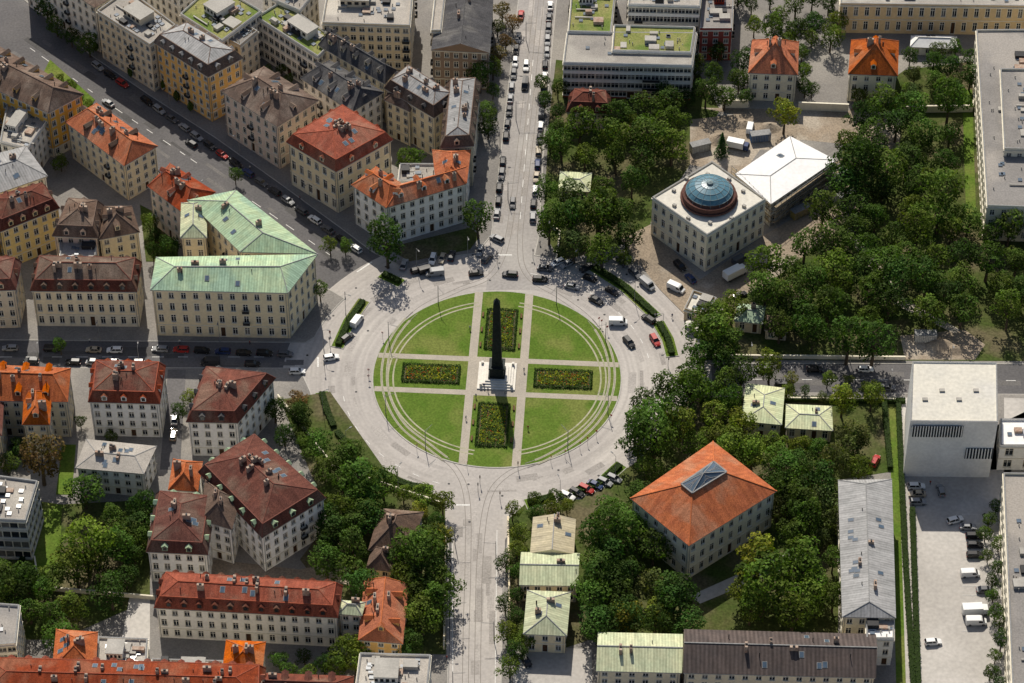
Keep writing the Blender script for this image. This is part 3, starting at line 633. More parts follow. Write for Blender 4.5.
patch('lawn', [(372, 240), (410, 262), (470, 250), (480, 236), (470, 228), (400, 245)], M_PARK)
patch('lawn', [(50, 60), (95, 100), (85, 115), (40, 80)], M_GRASS)
patch('lawn', [(140, 205), (178, 225), (178, 262), (146, 262)], M_PARK)
patch('lawn', [(62, 445), (76, 445), (72, 495), (56, 495)], M_GRASS)

# ------------------------------------------------------------------ island
TH = rad(-3.3)
def Lw(x, y, z=0): return Vector((x * cos(TH) - y * sin(TH), x * sin(TH) + y * cos(TH), z))
IR = 34.3
slab('grass_island', arc(IR, 0, 360, 96)[:-1], 0, .12, [M_GRASS, M_KERB], .35)
def lrect(name, x0, x1, y0, y1, z, m): return sheet(name, [Lw(x0, y0), Lw(x1, y0), Lw(x1, y1), Lw(x0, y1)], z, m)
for sx in (-1, 1): lrect('path', sx * 7.1 - 1.15, sx * 7.1 + 1.15, -33.3, 33.3, .128, M_GRAV)
for sy in (-1, 1): lrect('path', -33.2, 33.2, sy * 6.5 - .95, sy * 6.5 + .95, .131, M_GRAV)
lrect('monument_forecourt', -6.2, 6.2, -5.8, 5.8, .134, M_GRAV)
def catmull(pts, n=10):
    out = []
    for i in range(len(pts) - 1):
        p0 = pts[max(i - 1, 0)]; p1 = pts[i]; p2 = pts[i + 1]; p3 = pts[min(i + 2, len(pts) - 1)]
        for k in range(n):
            t = k / n
            out.append(.5 * ((2 * p1) + (p2 - p0) * t + (2 * p0 - 5 * p1 + 4 * p2 - p3) * t * t + (3 * p1 - p0 - 3 * p2 + p3) * t ** 3))
    out.append(pts[-1]); return out
def ribbon(M, line, off, wd, zf, m=0, clip=None):
    n = len(line); L = []
    for i in range(n):
        d = (line[min(i + 1, n - 1)] - line[max(i - 1, 0)]).normalized(); nn = Vector((-d.y, d.x)); L.append((line[i] + nn * (off - wd), line[i] + nn * (off + wd)))
    for i in range(n - 1):
        mid = (line[i] + line[i + 1]) / 2
        if clip and not clip(mid): continue
        z = zf(mid)
        M.poly([V3(L[i][0], z), V3(L[i + 1][0], z), V3(L[i + 1][1], z), V3(L[i][1], z)], m)
zf = lambda p: .150 if p.length < IR else .020
lefts = [(546, -100), (530, 60), (516, 180), (506, 245), (490, 276), (458, 290), (420, 309), (395, 336), (385, 365), (387, 396), (403, 426), (432, 449), (456, 470), (467, 500), (468, 560), (466, 640), (465, 740)]
rights = [(556, -100), (540, 60), (526, 180), (520, 245), (528, 276), (560, 297), (590, 320), (607, 348), (612, 380), (603, 411), (580, 437), (546, 458), (508, 474), (488, 500), (480, 560), (478, 640), (477, 740)]
T = MB(); TB = MB()
for l in (lefts, rights):
    ln = catmull([P2(*p) for p in l], 12)
    for o in (-.75, .75): ribbon(T, ln, o, .09, zf)
    inside = lambda p: p.length < IR - .6
    for o in (-.75, .75): ribbon(TB, ln, o, .32, lambda p: .144, 0, inside)
for (r_, a0, a1) in ((29.2, 100, 258), (29.2, -78, 78)):
    ln = arc(r_, a0, a1, 60)
    for o in (-.7, .7): ribbon(TB, ln, o, .22, lambda p: .140)
T.build('tram_track', [M_RAIL]); TB.build('tram_bed', [M_TRBED])
# obelisk
M_BRONZE = mat('dark_bronze', (.018, .023, .023), (.030, .037, .036), .4, 2, .6, .15, metal=.2)
M_LIME = mat('limestone', (.74, .70, .62), (.64, .61, .55), .4, 2, .85, .08)
ob = MB(); ux = Vector((cos(TH), sin(TH)))
z = .134
for k, (r_, hh) in enumerate(((5.2, .35), (4.5, .35), (3.8, .35), (3.1, .35))): ob.box((0, 0), ux, -r_, r_, -r_, r_, z, z + hh, 0); z += hh
def frus(M, r0, z0, r1, z1, m):
    a = [Lw(sx * r0, sy * r0, z0) for sx, sy in ((-1, -1), (1, -1), (1, 1), (-1, 1))]; b = [Lw(sx * r1, sy * r1, z1) for sx, sy in ((-1, -1), (1, -1), (1, 1), (-1, 1))]
    for k in range(4): M.poly([a[k], a[(k + 1) % 4], b[(k + 1) % 4], b[k]], m)
    M.poly(b, m)
frus(ob, 2.3, z, 2.3, z + .5, 1); frus(ob, 2.0, z + .5, 1.85, z + 3.2, 1); frus(ob, 2.2, z + 3.2, 2.15, z + 3.6, 1)
frus(ob, 1.5, z + 3.6, 1.46, z + 4.0, 1); frus(ob, 1.35, z + 4.0, .88, 28.2, 1); frus(ob, .88, 28.2, .02, 30.0, 1)
for k in range(11):
    zz = z + 5 + k * 2.05; rr = 1.35 + (.88 - 1.35) * (zz - z - 4) / (28.2 - z - 4) + .03
    frus(ob, rr, zz, rr, zz + .06, 1)
for sx, sy in ((-1, -1), (1, -1), (1, 1), (-1, 1)): ob.box(Lw(sx * 4.2, sy * 4.2), ux, -.35, .35, -.35, .35, .2, 1.6, 0)
ob.build('obelisk', [M_LIME, M_BRONZE])

# ------------------------------------------------------------------ foliage
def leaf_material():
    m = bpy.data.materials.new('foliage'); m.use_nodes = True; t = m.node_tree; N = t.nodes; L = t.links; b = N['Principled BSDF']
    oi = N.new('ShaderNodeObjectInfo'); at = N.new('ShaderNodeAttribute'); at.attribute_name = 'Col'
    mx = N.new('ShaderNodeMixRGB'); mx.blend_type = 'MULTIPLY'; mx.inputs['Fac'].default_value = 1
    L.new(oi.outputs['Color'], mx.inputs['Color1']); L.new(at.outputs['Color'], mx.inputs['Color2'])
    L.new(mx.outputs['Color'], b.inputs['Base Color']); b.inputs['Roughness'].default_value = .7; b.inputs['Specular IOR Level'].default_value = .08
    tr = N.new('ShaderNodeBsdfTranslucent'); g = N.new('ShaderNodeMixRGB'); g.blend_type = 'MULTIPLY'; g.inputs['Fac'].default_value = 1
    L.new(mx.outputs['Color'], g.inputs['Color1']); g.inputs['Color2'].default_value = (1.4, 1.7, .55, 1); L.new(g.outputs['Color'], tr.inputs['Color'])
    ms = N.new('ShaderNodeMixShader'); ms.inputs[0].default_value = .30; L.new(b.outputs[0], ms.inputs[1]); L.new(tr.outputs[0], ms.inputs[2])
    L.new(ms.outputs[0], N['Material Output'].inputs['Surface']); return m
M_LEAF = leaf_material(); M_BARK = mat('bark', (.09, .07, .05), s2=4, amp=.3)
def rdir(r=None):
    r = r or R
    while True:
        v = Vector((r.uniform(-1, 1), r.uniform(-1, 1), r.uniform(-1, 1)))
        if .05 < v.length < 1: return v.normalized()
class Leafy:
    def __init__(s): s.v = []; s.f = []; s.c = []; s.m = []
    def leaf(s, p, n, sz, col):
        x = n.orthogonal().normalized(); y = n.cross(x); a = R.uniform(0, 6.28); X = x * cos(a) + y * sin(a); Y = n.cross(X)
        i = len(s.v); s.v += [p - X * sz, p - Y * sz * .7 + n * sz * .1, p + X * sz * R.uniform(.8, 1.2), p + Y * sz * .7]; s.f.append((i, i + 1, i + 2, i + 3)); s.m.append(0); s.c += [(*col, 1)] * 4
    def add(s, M, mi, col=(1, 1, 1)):
        i = len(s.v); s.v += M.v; s.f += [tuple(k + i for k in f) for f in M.f]; s.m += [mi] * len(M.f); s.c += [(*col, 1)] * len(M.v)
    def mesh(s, name, mats):
        me = bpy.data.meshes.new(name); me.from_pydata([tuple(v) for v in s.v], [], s.f)
        for m in mats: me.materials.append(m)
        me.polygons.foreach_set('material_index', s.m)
        ca = me.color_attributes.new('Col', 'FLOAT_COLOR', 'POINT'); ca.data.foreach_set('color', [x for c in s.c for x in c]); me.update(); return me
def tree_mesh(seed, kind='broad'):
    global R
    save = R; R = random.Random(seed); L = Leafy(); M = MB()
    if kind == 'broad':
        M.cyl(Vector((0, 0, 0)), Vector((0, 0, 4.5)), .38, .26, 8)
        lobes = []; nl = R.randint(17, 22); lop = R.uniform(0, 6.28)
        for k in range(nl):
            a = k * 2.4 + R.uniform(-.3, .3); rr = R.uniform(1.2, 3.7) * (1 if k > 4 else .5) * (1 + .18 * cos(a - lop)); zz = R.uniform(4.8, 10.2)
            if rr > 2.9: zz = min(zz, 8.2)
            lobes.append((Vector((cos(a) * rr, sin(a) * rr, zz)), R.uniform(1.1, 2.0)))
        lobes.append((Vector((0, 0, 10)), 1.9)); lobes.append((Vector((0, 0, 7)), 3.0))
        for c, r in lobes[:9]: M.cyl(Vector((0, 0, R.uniform(3, 4.4))), c, .15, .05, 5)
        for c, r in lobes:
            tint = R.uniform(.6, 1.35); hue = R.uniform(.85, 1.15)
            for k in range(int(105 * r * r / 2)):
                d = rdir()
                if d.z < -.3 and R.random() < .7: continue
                p = c + d * r * R.uniform(.72, 1.15)
                if any((p - c2).length < r2 * .72 for c2, r2 in lobes if r2 is not r): continue
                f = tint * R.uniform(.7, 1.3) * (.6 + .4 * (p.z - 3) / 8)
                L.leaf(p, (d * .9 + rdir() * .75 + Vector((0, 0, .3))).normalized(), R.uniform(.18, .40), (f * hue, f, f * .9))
    elif kind == 'tall':
        M.cyl(Vector((0, 0, 0)), Vector((0, 0, 9)), .3, .12, 8)
        for k in range(2600):
            zz = R.random() ** .8; r = 2.6 * math.sin(pi * min(1, zz * .85 + .15)) * (1 - .25 * zz); a = R.uniform(0, 6.28)
            r *= 1 + .35 * noise.noise(Vector((cos(a) * 1.5, sin(a) * 1.5, zz * 7 + seed)))
            p = Vector((cos(a) * r * R.uniform(.8, 1.05), sin(a) * r, 2.2 + zz * 11)); f = R.uniform(.6, 1.3)
            L.leaf(p, (Vector((cos(a), sin(a), .4)) + rdir() * .6).normalized(), R.uniform(.2, .4), (f, f, f * .9))
    else:
        M.cyl(Vector((0, 0, 0)), Vector((0, 0, 13)), .25, .05, 8)
        for t in range(17):
            z0 = 1.8 + t * .7; r0 = 3.2 * (1 - t / 17.5)
            for k in range(int(30 + r0 * 45)):
                a = R.uniform(0, 6.28); rr = r0 * R.uniform(.35, 1) * (1 + .2 * sin(a * 7 + t * 2)); f = R.uniform(.55, 1.2)
                L.leaf(Vector((cos(a) * rr, sin(a) * rr, z0 - rr * .3 + R.uniform(-.15, .15))), (Vector((cos(a) * .5, sin(a) * .5, 1)) + rdir() * .4).normalized(), R.uniform(.18, .36), (f * .8, f, f))
    L.add(M, 1); me = L.mesh('tree_' + kind, [M_LEAF, M_BARK]); R = save; return me
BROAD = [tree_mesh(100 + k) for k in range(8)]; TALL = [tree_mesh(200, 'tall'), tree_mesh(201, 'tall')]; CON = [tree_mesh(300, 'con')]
TC = dict(d=(.048, .086, .018), m=(.074, .120, .022), l=(.115, .160, .026), y=(.180, .205, .030), b=(.15, .10, .045), t=(.092, .112, .036))
NT = [0]
def tree(x, y, rpx, kind='m', shape='b', force=False):
    r = rpx / 3.63; s = r / 4.9
    hc = {'b': 7.5, 't': 7.5, 'c': 6}[shape] * s
    p = P(x, y, hc); p.z = .1
    if not force:
        for f in FOOT:
            if pip(p.x, p.y, f): return False
    me = {'b': R.choice(BROAD), 't': R.choice(TALL), 'c': CON[0]}[shape]
    o = bpy.data.objects.new({'b': 'deciduous_tree', 't': 'poplar_tree', 'c': 'fir_tree'}[shape], me); COL.objects.link(o)
    o.location = p; o.rotation_euler = (R.uniform(-.05, .05), R.uniform(-.05, .05), R.uniform(0, 6.28))
    o.scale = (s * R.uniform(.88, 1.12), s * R.uniform(.88, 1.12), s * R.uniform(.82, 1.12))
    c = TC[kind]; k = R.uniform(.75, 1.25); o.color = (c[0] * k * R.uniform(.85, 1.15), c[1] * k, c[2] * k, 1); NT[0] += 1; return True
def fill(poly, sp, r0, r1, kinds='dmm', n=999):
    pts = []; xs = [p[0] for p in poly]; ys = [p[1] for p in poly]
    for _ in range(4000):
        x = R.uniform(min(xs), max(xs)); y = R.uniform(min(ys), max(ys))
        if not pip(x, y, poly): continue
        if any((x - a) ** 2 + ((y - b) * 1.3) ** 2 < sp * sp for a, b in pts): continue
        pts.append((x, y))
        if len(pts) > n: break
    for x, y in pts: tree(x, y, R.uniform(r0, r1), R.choice(kinds))
fill([(550, 150), (575, 125), (640, 100), (688, 118), (680, 150), (640, 170), (640, 215), (620, 245), (590, 258), (548, 235), (545, 190)], 24, 14, 22, 'dmmmltd')
fill([(760, 250), (800, 235), (838, 190), (845, 130), (885, 95), (955, 100), (958, 180), (968, 215), (1060, 225), (1060, 318), (960, 312), (890, 300), (885, 340), (800, 345), (765, 310), (752, 280)], 25, 15, 25, 'ddmmlm')
fill([(735, -10), (835, -10), (840, 30), (810, 50), (805, 90), (800, 45), (745, 35)], 19, 10, 17, 'dmml')
fill([(650, 78), (715, 50), (745, 50), (742, 92), (700, 100), (650, 98)], 19, 11, 16, 'dmm')
fill([(540, 82), (558, 80), (562, 130), (550, 140)], 16, 10, 13, 'dm')
fill([(902, 50), (975, 45), (975, 75), (910, 95)], 18, 10, 15, 'dmt')
fill([(455, 62), (492, 60), (500, 95), (485, 135), (480, 90)], 16, 9, 14, 'dmt')
fill([(495, 10), (515, 10), (505, 60), (492, 60)], 16, 8, 12, 'tbd')
fill([(30, -20), (90, -20), (95, 45), (60, 40)], 18, 10, 15, 'dml')
fill([(590, 500), (640, 495), (655, 545), (650, 560), (590, 565)], 26, 15, 21, 'dmm')
fill([(575, 585), (640, 565), (690, 600), (690, 622), (585, 625)], 26, 15, 21, 'dmdt')
fill([(738, 560), (800, 545), (815, 590), (800, 612), (745, 615)], 27, 18, 26, 'lly')
fill([(770, 470), (830, 455), (838, 500), (834, 600), (810, 590), (790, 530), (775, 510)], 24, 13, 20, 'dmmt')
fill([(640, 400), (690, 380), (700, 440), (660, 470), (630, 455)], 23, 15, 22, 'mmdl')
fill([(700, 405), (735, 405), (745, 438), (860, 442), (870, 470), (780, 465), (720, 445)], 21, 12, 17, 'mlldy')
fill([(700, 345), (735, 340), (742, 370), (735, 400), (700, 395), (685, 372)], 20, 12, 18, 'dm')
fill([(786, 375), (880, 378), (882, 398), (840, 402), (786, 392)], 18, 6, 10, 'ydlmt')
fill([(508, 505), (522, 500), (524, 640), (510, 670), (505, 600)], 18, 9, 13, 'dml')
fill([(532, 493), (570, 500), (568, 512), (536, 512)], 15, 8, 11, 'lm')
fill([(300, 440), (345, 440), (385, 480), (380, 510), (340, 520), (325, 480)], 24, 14, 21, 'dmml')
fill([(330, 520), (370, 510), (365, 590), (345, 580), (325, 560)], 24, 13, 20, 'dm')
fill([(390, 555), (440, 530), (445, 590), (410, 650), (412, 590)], 24, 13, 21, 'dmmt')
fill([(400, 492), (445, 495), (445, 540), (428, 525)], 18, 9, 14, 'lym')
fill([(270, 405), (305, 395), (308, 440), (285, 440)], 17, 9, 13, 'dmb')
fill([(0, 565), (55, 575), (60, 640), (20, 600), (0, 640)], 21, 13, 18, 'dm')
fill([(100, 510), (145, 505), (140, 560), (110, 600), (95, 560)], 21, 12, 18, 'dm')
fill([(0, 440), (20, 440), (20, 470), (0, 470)], 18, 10, 14, 'dm')
fill([(335, 645), (360, 645), (360, 670), (330, 675)], 16, 12, 16, 'ly')
fill([(270, 655), (330, 655), (330, 672), (275, 672)], 16, 8, 11, 'dm')
fill([(265, 45), (300, 60), (290, 80), (265, 70)], 13, 7, 10, 'dm')
fill([(145, 215), (175, 225), (178, 255), (150, 255)], 14, 8, 12, 'dm')
fill([(60, 75), (90, 105), (60, 110)], 13, 6, 9, 'dml')
fill([(985, 505), (1003, 505), (1003, 690), (990, 690)], 17, 7, 11, 'dm')
fill([(700, 305), (745, 300), (745, 345), (710, 340)], 24, 17, 22, 'ml', n=2)
for t in [(387, 242, 24, 'd'), (478, 218, 19, 'd'), (409, 158, 17, 'm'), (253, 318, 15, 'm'), (166, 318, 14, 'm'), (320, 290, 11, 'm'), (785, 115, 18, 'y'),
          (85, 545, 26, 'y'), (75, 565, 22, 'l'), (40, 458, 25, 'b'), (83, 487, 20, 'm'), (765, 585, 30, 'l'), (715, 330, 26, 'l'), (655, 430, 28, 'm'), (635, 425, 18, 'd'),
          (360, 478, 24, 'm'), (420, 552, 26, 'm'), (300, 412, 14, 'd'), (345, 455, 20, 'm'), (480, 75, 17, 'd'), (770, 365, 17, 'l'), (843, 400, 16, 'y'), (872, 395, 15, 'l'), (733, 448, 20, 'l'),
          (12, 585, 20, 'd'), (70, 605, 16, 'l'), (120, 545, 18, 'm'), (335, 530, 18, 'd'), (430, 590, 18, 'd'), (140, 10, 9, 'm'), (75, 10, 17, 'l'), (120, 60, 9, 'd'),
          (605, 530, 26, 'm'), (600, 205, 30, 'm'), (650, 130, 26, 'm'), (572, 215, 22, 'd'), (668, 100, 18, 'd'), (955, 90, 14, 'd'), (610, 560, 20, 'd'), (670, 590, 22, 'd'),
          (625, 615, 18, 'y'), (660, 612, 16, 'y'), (855, 435, 18, 't'), (800, 500, 20, 'd'), (785, 480, 18, 'm'), (860, 160, 28, 'd'), (890, 260, 26, 'm')]:
    tree(*t)
tree(722, 145, 12, 'd', 'c'); tree(470, 62, 10, 'd', 't')
for a, b, n in (((190, 105), (150, 75), 4), ((95, 45), (130, 72), 3), ((168, 85), (172, 60), 2)):
    for k in range(n):
        f = k / max(1, n - 1); tree(a[0] + (b[0] - a[0]) * f, a[1] + (b[1] - a[1]) * f, R.uniform(5, 7), 'm', 't')
for x, y in ((10, 305), (60, 345), (215, 222), (235, 175), (330, 245), (60, 160), (300, 60), (190, 395), (178, 412), (110, 435), (80, 420), (250, 445), (170, 505), (345, 245), (380, 30), (680, 240), (625, 258), (905, 90), (860, 95), (745, 95), (812, 90)):
    tree(x, y, R.uniform(7, 11), R.choice('dml'))
for k in range(170):
    x = R.uniform(-330, 330); y = R.uniform(-290, 400); u_, v_ = frame_px(x, y)
    if -40 < u_ < 1064 and -40 < v_ < 740: continue
    if abs(x) < 14 or abs(y) < 12: continue
    tree(u_, v_ - 20, R.uniform(12, 20), R.choice('dmm'))

def hedge(name, line, wd, ht, z0=.12, col=(.052, .092, .020), dens=26, closed=False):
    L = Leafy(); M = MB()
    for i in range(len(line) - 1):
        a, b = line[i], line[i + 1]; u = (b - a); Ln = u.length; u.normalize()
        M.box(a, u, 0, Ln, -wd * .42, wd * .42, z0, z0 + ht * .88)
        nn = Vector((-u.y, u.x))
        for k in range(int(dens * Ln)):
            s = R.uniform(-.1, Ln + .1); t = R.uniform(-1, 1); f = R.uniform(.6, 1.4)
            if R.random() < .55: p = a + u * s + nn * wd / 2 * t; zz = z0 + ht * R.uniform(.9, 1.05); n_ = Vector((0, 0, 1))
            else: sg = R.choice([-1, 1]); p = a + u * s + nn * wd / 2 * sg; zz = z0 + ht * R.random(); n_ = Vector((nn.x * sg, nn.y * sg, .3))
            L.leaf(Vector((p.x, p.y, zz)), (n_ + rdir() * .7).normalized(), R.uniform(.12, .24), (f, f, f))
    L.add(M, 0, (.5, .5, .5)); me = L.mesh(name, [M_LEAF]); o = bpy.data.objects.new(name, me); COL.objects.link(o); o.color = (*col, 1); return o
HEDGES = [[(338, 346), (349, 322), (363, 302)], [(322, 394), (327, 412), (334, 428)], [(337, 433), (345, 443), (356, 452)], [(594, 268), (625, 288), (655, 316)], [(659, 324), (668, 340), (672, 355)],
          [(572, 494), (598, 486), (620, 466)], [(528, 504), (553, 498)], [(386, 478), (410, 487), (430, 490)], [(383, 275), (400, 283)]]
for hl in HEDGES:
    l = [P2(*p) for p in hl]; n = len(l)
    lo = []; hi_ = []
    for i in range(n):
        d = (l[min(i + 1, n - 1)] - l[max(i - 1, 0)]).normalized(); nn = Vector((-d.y, d.x)); e = d * (.8 if i == n - 1 else (-.8 if i == 0 else 0))
        lo.append(l[i] - nn * 1.9 + e); hi_.append(l[i] + nn * 1.9 + e)
    slab('verge', lo + hi_[::-1], 0, .16, [M_GRASS, M_KERB], .2)
    hedge('hedge', l, 1.9, 1.1)
for hl in ([(898, 404), (905, 560), (914, 700)], [(884, 404), (890, 470)], [(912, 510), (918, 690)], [(700, 402), (738, 404)], [(745, 400), (905, 403)], [(40, 505), (20, 570)]):
    hedge('hedge', [P2(*p) for p in hl], 1.6, 1.4, dens=14)

# flower beds
FL = [(4.5, .6, .4), (4.4, 3.1, .5), (3, .8, 1.5), (4.5, 4.0, 3.5)]
def flower_bed(x0, x1, y0, y1, fr):
    L = Leafy(); M = MB()
    q = [Lw(x0, y0, .16), Lw(x1, y0, .16), Lw(x1, y1, .16), Lw(x0, y1, .16)]
    M.poly(q); L.add(M, 1)
    for k in range(int((x1 - x0) * (y1 - y0) * 34)):
        x = R.uniform(x0 + .2, x1 - .2); y = R.uniform(y0 + .2, y1 - .2)
        g = noise.noise(Vector((x * .7, y * .7, 3.3)))
        lx, ly = (x - x0, y - y0); per = 2.6
        if (lx % per) < .22 and g < .2: continue
        edge = min(lx, x1 - x, ly, y1 - y)
        if .55 < edge < .85: continue
        rr = R.random() / fr
        c = (.7, .9, .7) if edge < .6 else FL[1] if rr < .10 + g * .25 else FL[0] if rr < .13 else FL[2] if rr < .145 else FL[3] if rr < .165 else ((1.3, 1.4, .7) if g > 0 else (.8, 1.1, .7))
        f = R.uniform(.55, 1.3); L.leaf(Lw(x, y, .2 + R.uniform(0, .6) * (1 + g)), (Vector((0, 0, 1)) + rdir() * .6).normalized(), R.uniform(.12, .26), tuple(t * f for t in c))
    for a, b in ((q[0], q[1]), (q[1], q[2]), (q[2], q[3]), (q[3], q[0])):
        u = b - a; n_ = int(u.length * 22)
        for k in range(n_):
            p = a + u * R.random() + rdir() * .18; p.z = .16 + R.uniform(0, .6); f = R.uniform(.4, .8); L.leaf(p, (Vector((0, 0, 1)) + rdir()).normalized(), .2, (f * .7, f, f * .8))
    o = bpy.data.objects.new('flower_bed', L.mesh('flower_bed', [M_LEAF, mat('garden_soil', (.07, .07, .035), (.10, .09, .05), .8, 3, .95, .2)])); COL.objects.link(o); o.color = (.09, .12, .028, 1)
flower_bed(-26, -10.3, -3.4, 3.4, 1.5); flower_bed(10.3, 26, -3.4, 3.4, 1.5); flower_bed(-4.2, 4.2, 10.5, 26.5, .8); flower_bed(-4.2, 4.2, -26.5, -10.5, .8)

# ------------------------------------------------------------------ vehicles
CARC = dict(black=(.010, .010, .012), dark=(.028, .029, .033), silver=(.27, .275, .28), grey=(.10, .102, .108), white=(.74, .74, .72), blue=(.02, .04, .12), red=(.36, .022, .018), beige=(.40, .34, .25))
def paint(k):
    key = 'car_paint_' + k
    if key in _mc: return _mc[key]
    m = bpy.data.materials.new(key); m.use_nodes = True; b = m.node_tree.nodes['Principled BSDF']; b.inputs['Base Color'].default_value = (*CARC[k], 1)
    b.inputs['Roughness'].default_value = .45; b.inputs['Specular IOR Level'].default_value = .2; b.inputs['Coat Weight'].default_value = .4; b.inputs['Coat Roughness'].default_value = .08; _mc[key] = m; return m
M_TYRE = mat('tyre', (.02, .02, .02)); M_RIM = mat('wheel_rim', (.3, .3, .3), rough=.3, metal=.7); M_LAMP = mat('headlamp', (.7, .7, .66), rough=.1, spec=.8); M_TAIL = mat('tail_lamp', (.35, .02, .02), rough=.2)
M_CARGL = mat('car_glass', (.015, .018, .022), rough=.06, spec=.5)
def loft(M, secs, m):
    for a, b in zip(secs[:-1], secs[1:]):
        n = len(a)
        for k in range(n): M.poly([a[k], b[k], b[(k + 1) % n], a[(k + 1) % n]], m)
    M.poly(secs[0], m); M.poly(secs[-1][::-1], m)
def sec(x, w_, zl, zm, zh, wt=None):
    wt = wt if wt else w_ * .9
    return [Vector((x, -w_ * .96, zl)), Vector((x, w_ * .96, zl)), Vector((x, w_, zm)), Vector((x, wt, zh)), Vector((x, 0, zh + .03)), Vector((x, -wt, zh)), Vector((x, -w_, zm))]
def car_mesh(kind, colr):
    M = MB()
    if kind in ('sedan', 'hatch'):
        body = [sec(-2.22, .72, .38, .55, .70), sec(-2.1, .84, .28, .6, .86), sec(-1.5, .9, .22, .6, .93), sec(0, .91, .2, .6, .93), sec(1.1, .9, .22, .6, .92), sec(1.8, .87, .26, .55, .80), sec(2.15, .78, .3, .5, .66), sec(2.25, .66, .38, .5, .58)]
        loft(M, body, 0)
        bx0, bx1, tx0, tx1, zt = (-1.75, 1.05, -1.0, .35, 1.44) if kind == 'sedan' else (-2.12, 1.1, -1.75, .35, 1.5)
        b_ = [Vector((x, y, .925)) for x, y in ((bx0, -.80), (bx1, -.80), (bx1, .80), (bx0, .80))]; t_ = [Vector((x, y, zt)) for x, y in ((tx0, -.62), (tx1, -.62), (tx1, .62), (tx0, .62))]
        for k in range(4): M.poly([b_[k], b_[(k + 1) % 4], t_[(k + 1) % 4], t_[k]], 1)
        loft(M, [[Vector((x, y * s, z)) for y, z in ((-.64, zt - .02), (.64, zt - .02), (.55, zt + .045), (-.55, zt + .045))] for x, s in ((tx0 - .06, .95), (tx0 + .15, 1.02), (tx1 - .15, 1.02), (tx1 + .06, .95))], 0)
        for sy in (-1, 1):
            for (xb, xt) in ((bx0, tx0), (bx1, tx1), (-.3, -.3)): M.beam(Vector((xb, sy * .81, .92)), Vector((xt, sy * .63, zt)), .04, .05, 0)
            M.box((0, 0), (1, 0), .75, .95, sy * .98 - .08, sy * .98 + .08, .9, 1.05, 0)
            M.box((0, 0), (1, 0), 2.12, 2.24, sy * .58 - .14, sy * .58 + .14, .52, .66, 3); M.box((0, 0), (1, 0), -2.24, -2.12, sy * .6 - .14, sy * .6 + .14, .62, .78, 4)
        wx = (1.38, -1.35); wr = .33; wy = .8
    elif kind == 'van':
        body = [sec(-2.6, .95, .35, 1.2, 2.0), sec(-2.5, .98, .3, 1.2, 2.15), sec(1.0, .98, .3, 1.2, 2.15), sec(1.35, .98, .3, 1.1, 1.98), sec(2.0, .97, .3, .8, 1.15), sec(2.55, .88, .32, .7, .92), sec(2.65, .78, .4, .6, .75)]
        loft(M, body, 0)
        M.poly([v + Vector((.05, 0, .05)) for v in [Vector((1.42, .82, 1.92)), Vector((2.0, .9, 1.2)), Vector((2.0, -.9, 1.2)), Vector((1.42, -.82, 1.92))]], 1)
        for sy in (-1, 1):
            q = [Vector((.5, sy * .995, 1.25)), Vector((1.7, sy * .995, 1.25)), Vector((1.3, sy * .96, 1.85)), Vector((.5, sy * .96, 1.85))]; M.poly(q, 1)
            M.box((0, 0), (1, 0), 2.52, 2.66, sy * .65 - .14, sy * .65 + .14, .66, .82, 3)
        wx = (1.7, -1.6); wr = .36; wy = .86
    else:
        M.box((0, 0), (1, 0), -3.4, 3.3, -.5, .5, .55, .8, 2)
        loft(M, [sec(1.9, 1.1, .5, 1.4, 2.5, 1.05), sec(3.2, 1.1, .5, 1.4, 2.4, 1.0), sec(3.5, 1.05, .55, 1.3, 1.5, 1.0)], 0)
        M.poly([Vector((3.26, .95, 2.35)), Vector((3.54, .98, 1.5)), Vector((3.54, -.98, 1.5)), Vector((3.26, -.95, 2.35))], 1)
        M.box((0, 0), (1, 0), -3.5, 1.75, -1.2, 1.2, .85, 3.1, 5)
        wx = (2.6, -2.3); wr = .45; wy = .95
    for x in wx:
        for sy in (-1, 1):
            M.cyl(Vector((x, sy * (wy - .12), wr)), Vector((x, sy * (wy + .12), wr)), wr, wr, 12, 2); M.cyl(Vector((x, sy * (wy + .12), wr)), Vector((x, sy * (wy + .135), wr)), wr * .6, wr * .55, 8, 6)
    return M.mesh('car', [paint(colr), M_CARGL, M_TYRE, M_LAMP, M_TAIL, paint('white'), M_RIM])
_cm = {}; PARKED = []
CW = ['black'] * 5 + ['dark'] * 4 + ['silver'] * 5 + ['grey'] * 4 + ['white'] * 4 + ['blue'] * 2 + ['red'] + ['beige']
def car(x, y, ang, kind=None, colr=None, z=.02, world=False, name=None):
    kind = kind or R.choice(['sedan', 'hatch', 'hatch']); colr = colr or R.choice(CW)
    p = Vector((x, y, 0)) if world else P(x, y, .7)
    d = Vector((cos(ang), sin(ang)))
    for q, e in PARKED:       # keep a real gap between vehicles
        r = Vector((p.x - q.x, p.y - q.y))
        if r.length < 2.35 or (r.length < 5.0 and abs(r.dot(e)) > 2.6 and abs(r.dot(Vector((-e.y, e.x)))) < 1.9) or (r.length < 4.0 and abs(d.dot(e)) < .75): return
    PARKED.append((Vector((p.x, p.y)), d))
    if (kind, colr) not in _cm: _cm[(kind, colr)] = car_mesh(kind, colr)
    nm = name or {'sedan': 'parked_car', 'hatch': 'parked_car', 'van': 'delivery_van', 'truck': 'box_truck'}[kind]
    o = bpy.data.objects.new(nm, _cm[(kind, colr)]); COL.objects.link(o)
    o.location = (p.x, p.y, z); o.rotation_euler = (0, 0, ang + rad(R.uniform(-2.5, 2.5))); s = R.uniform(.95, 1.06); o.scale = (s, s, s); return o
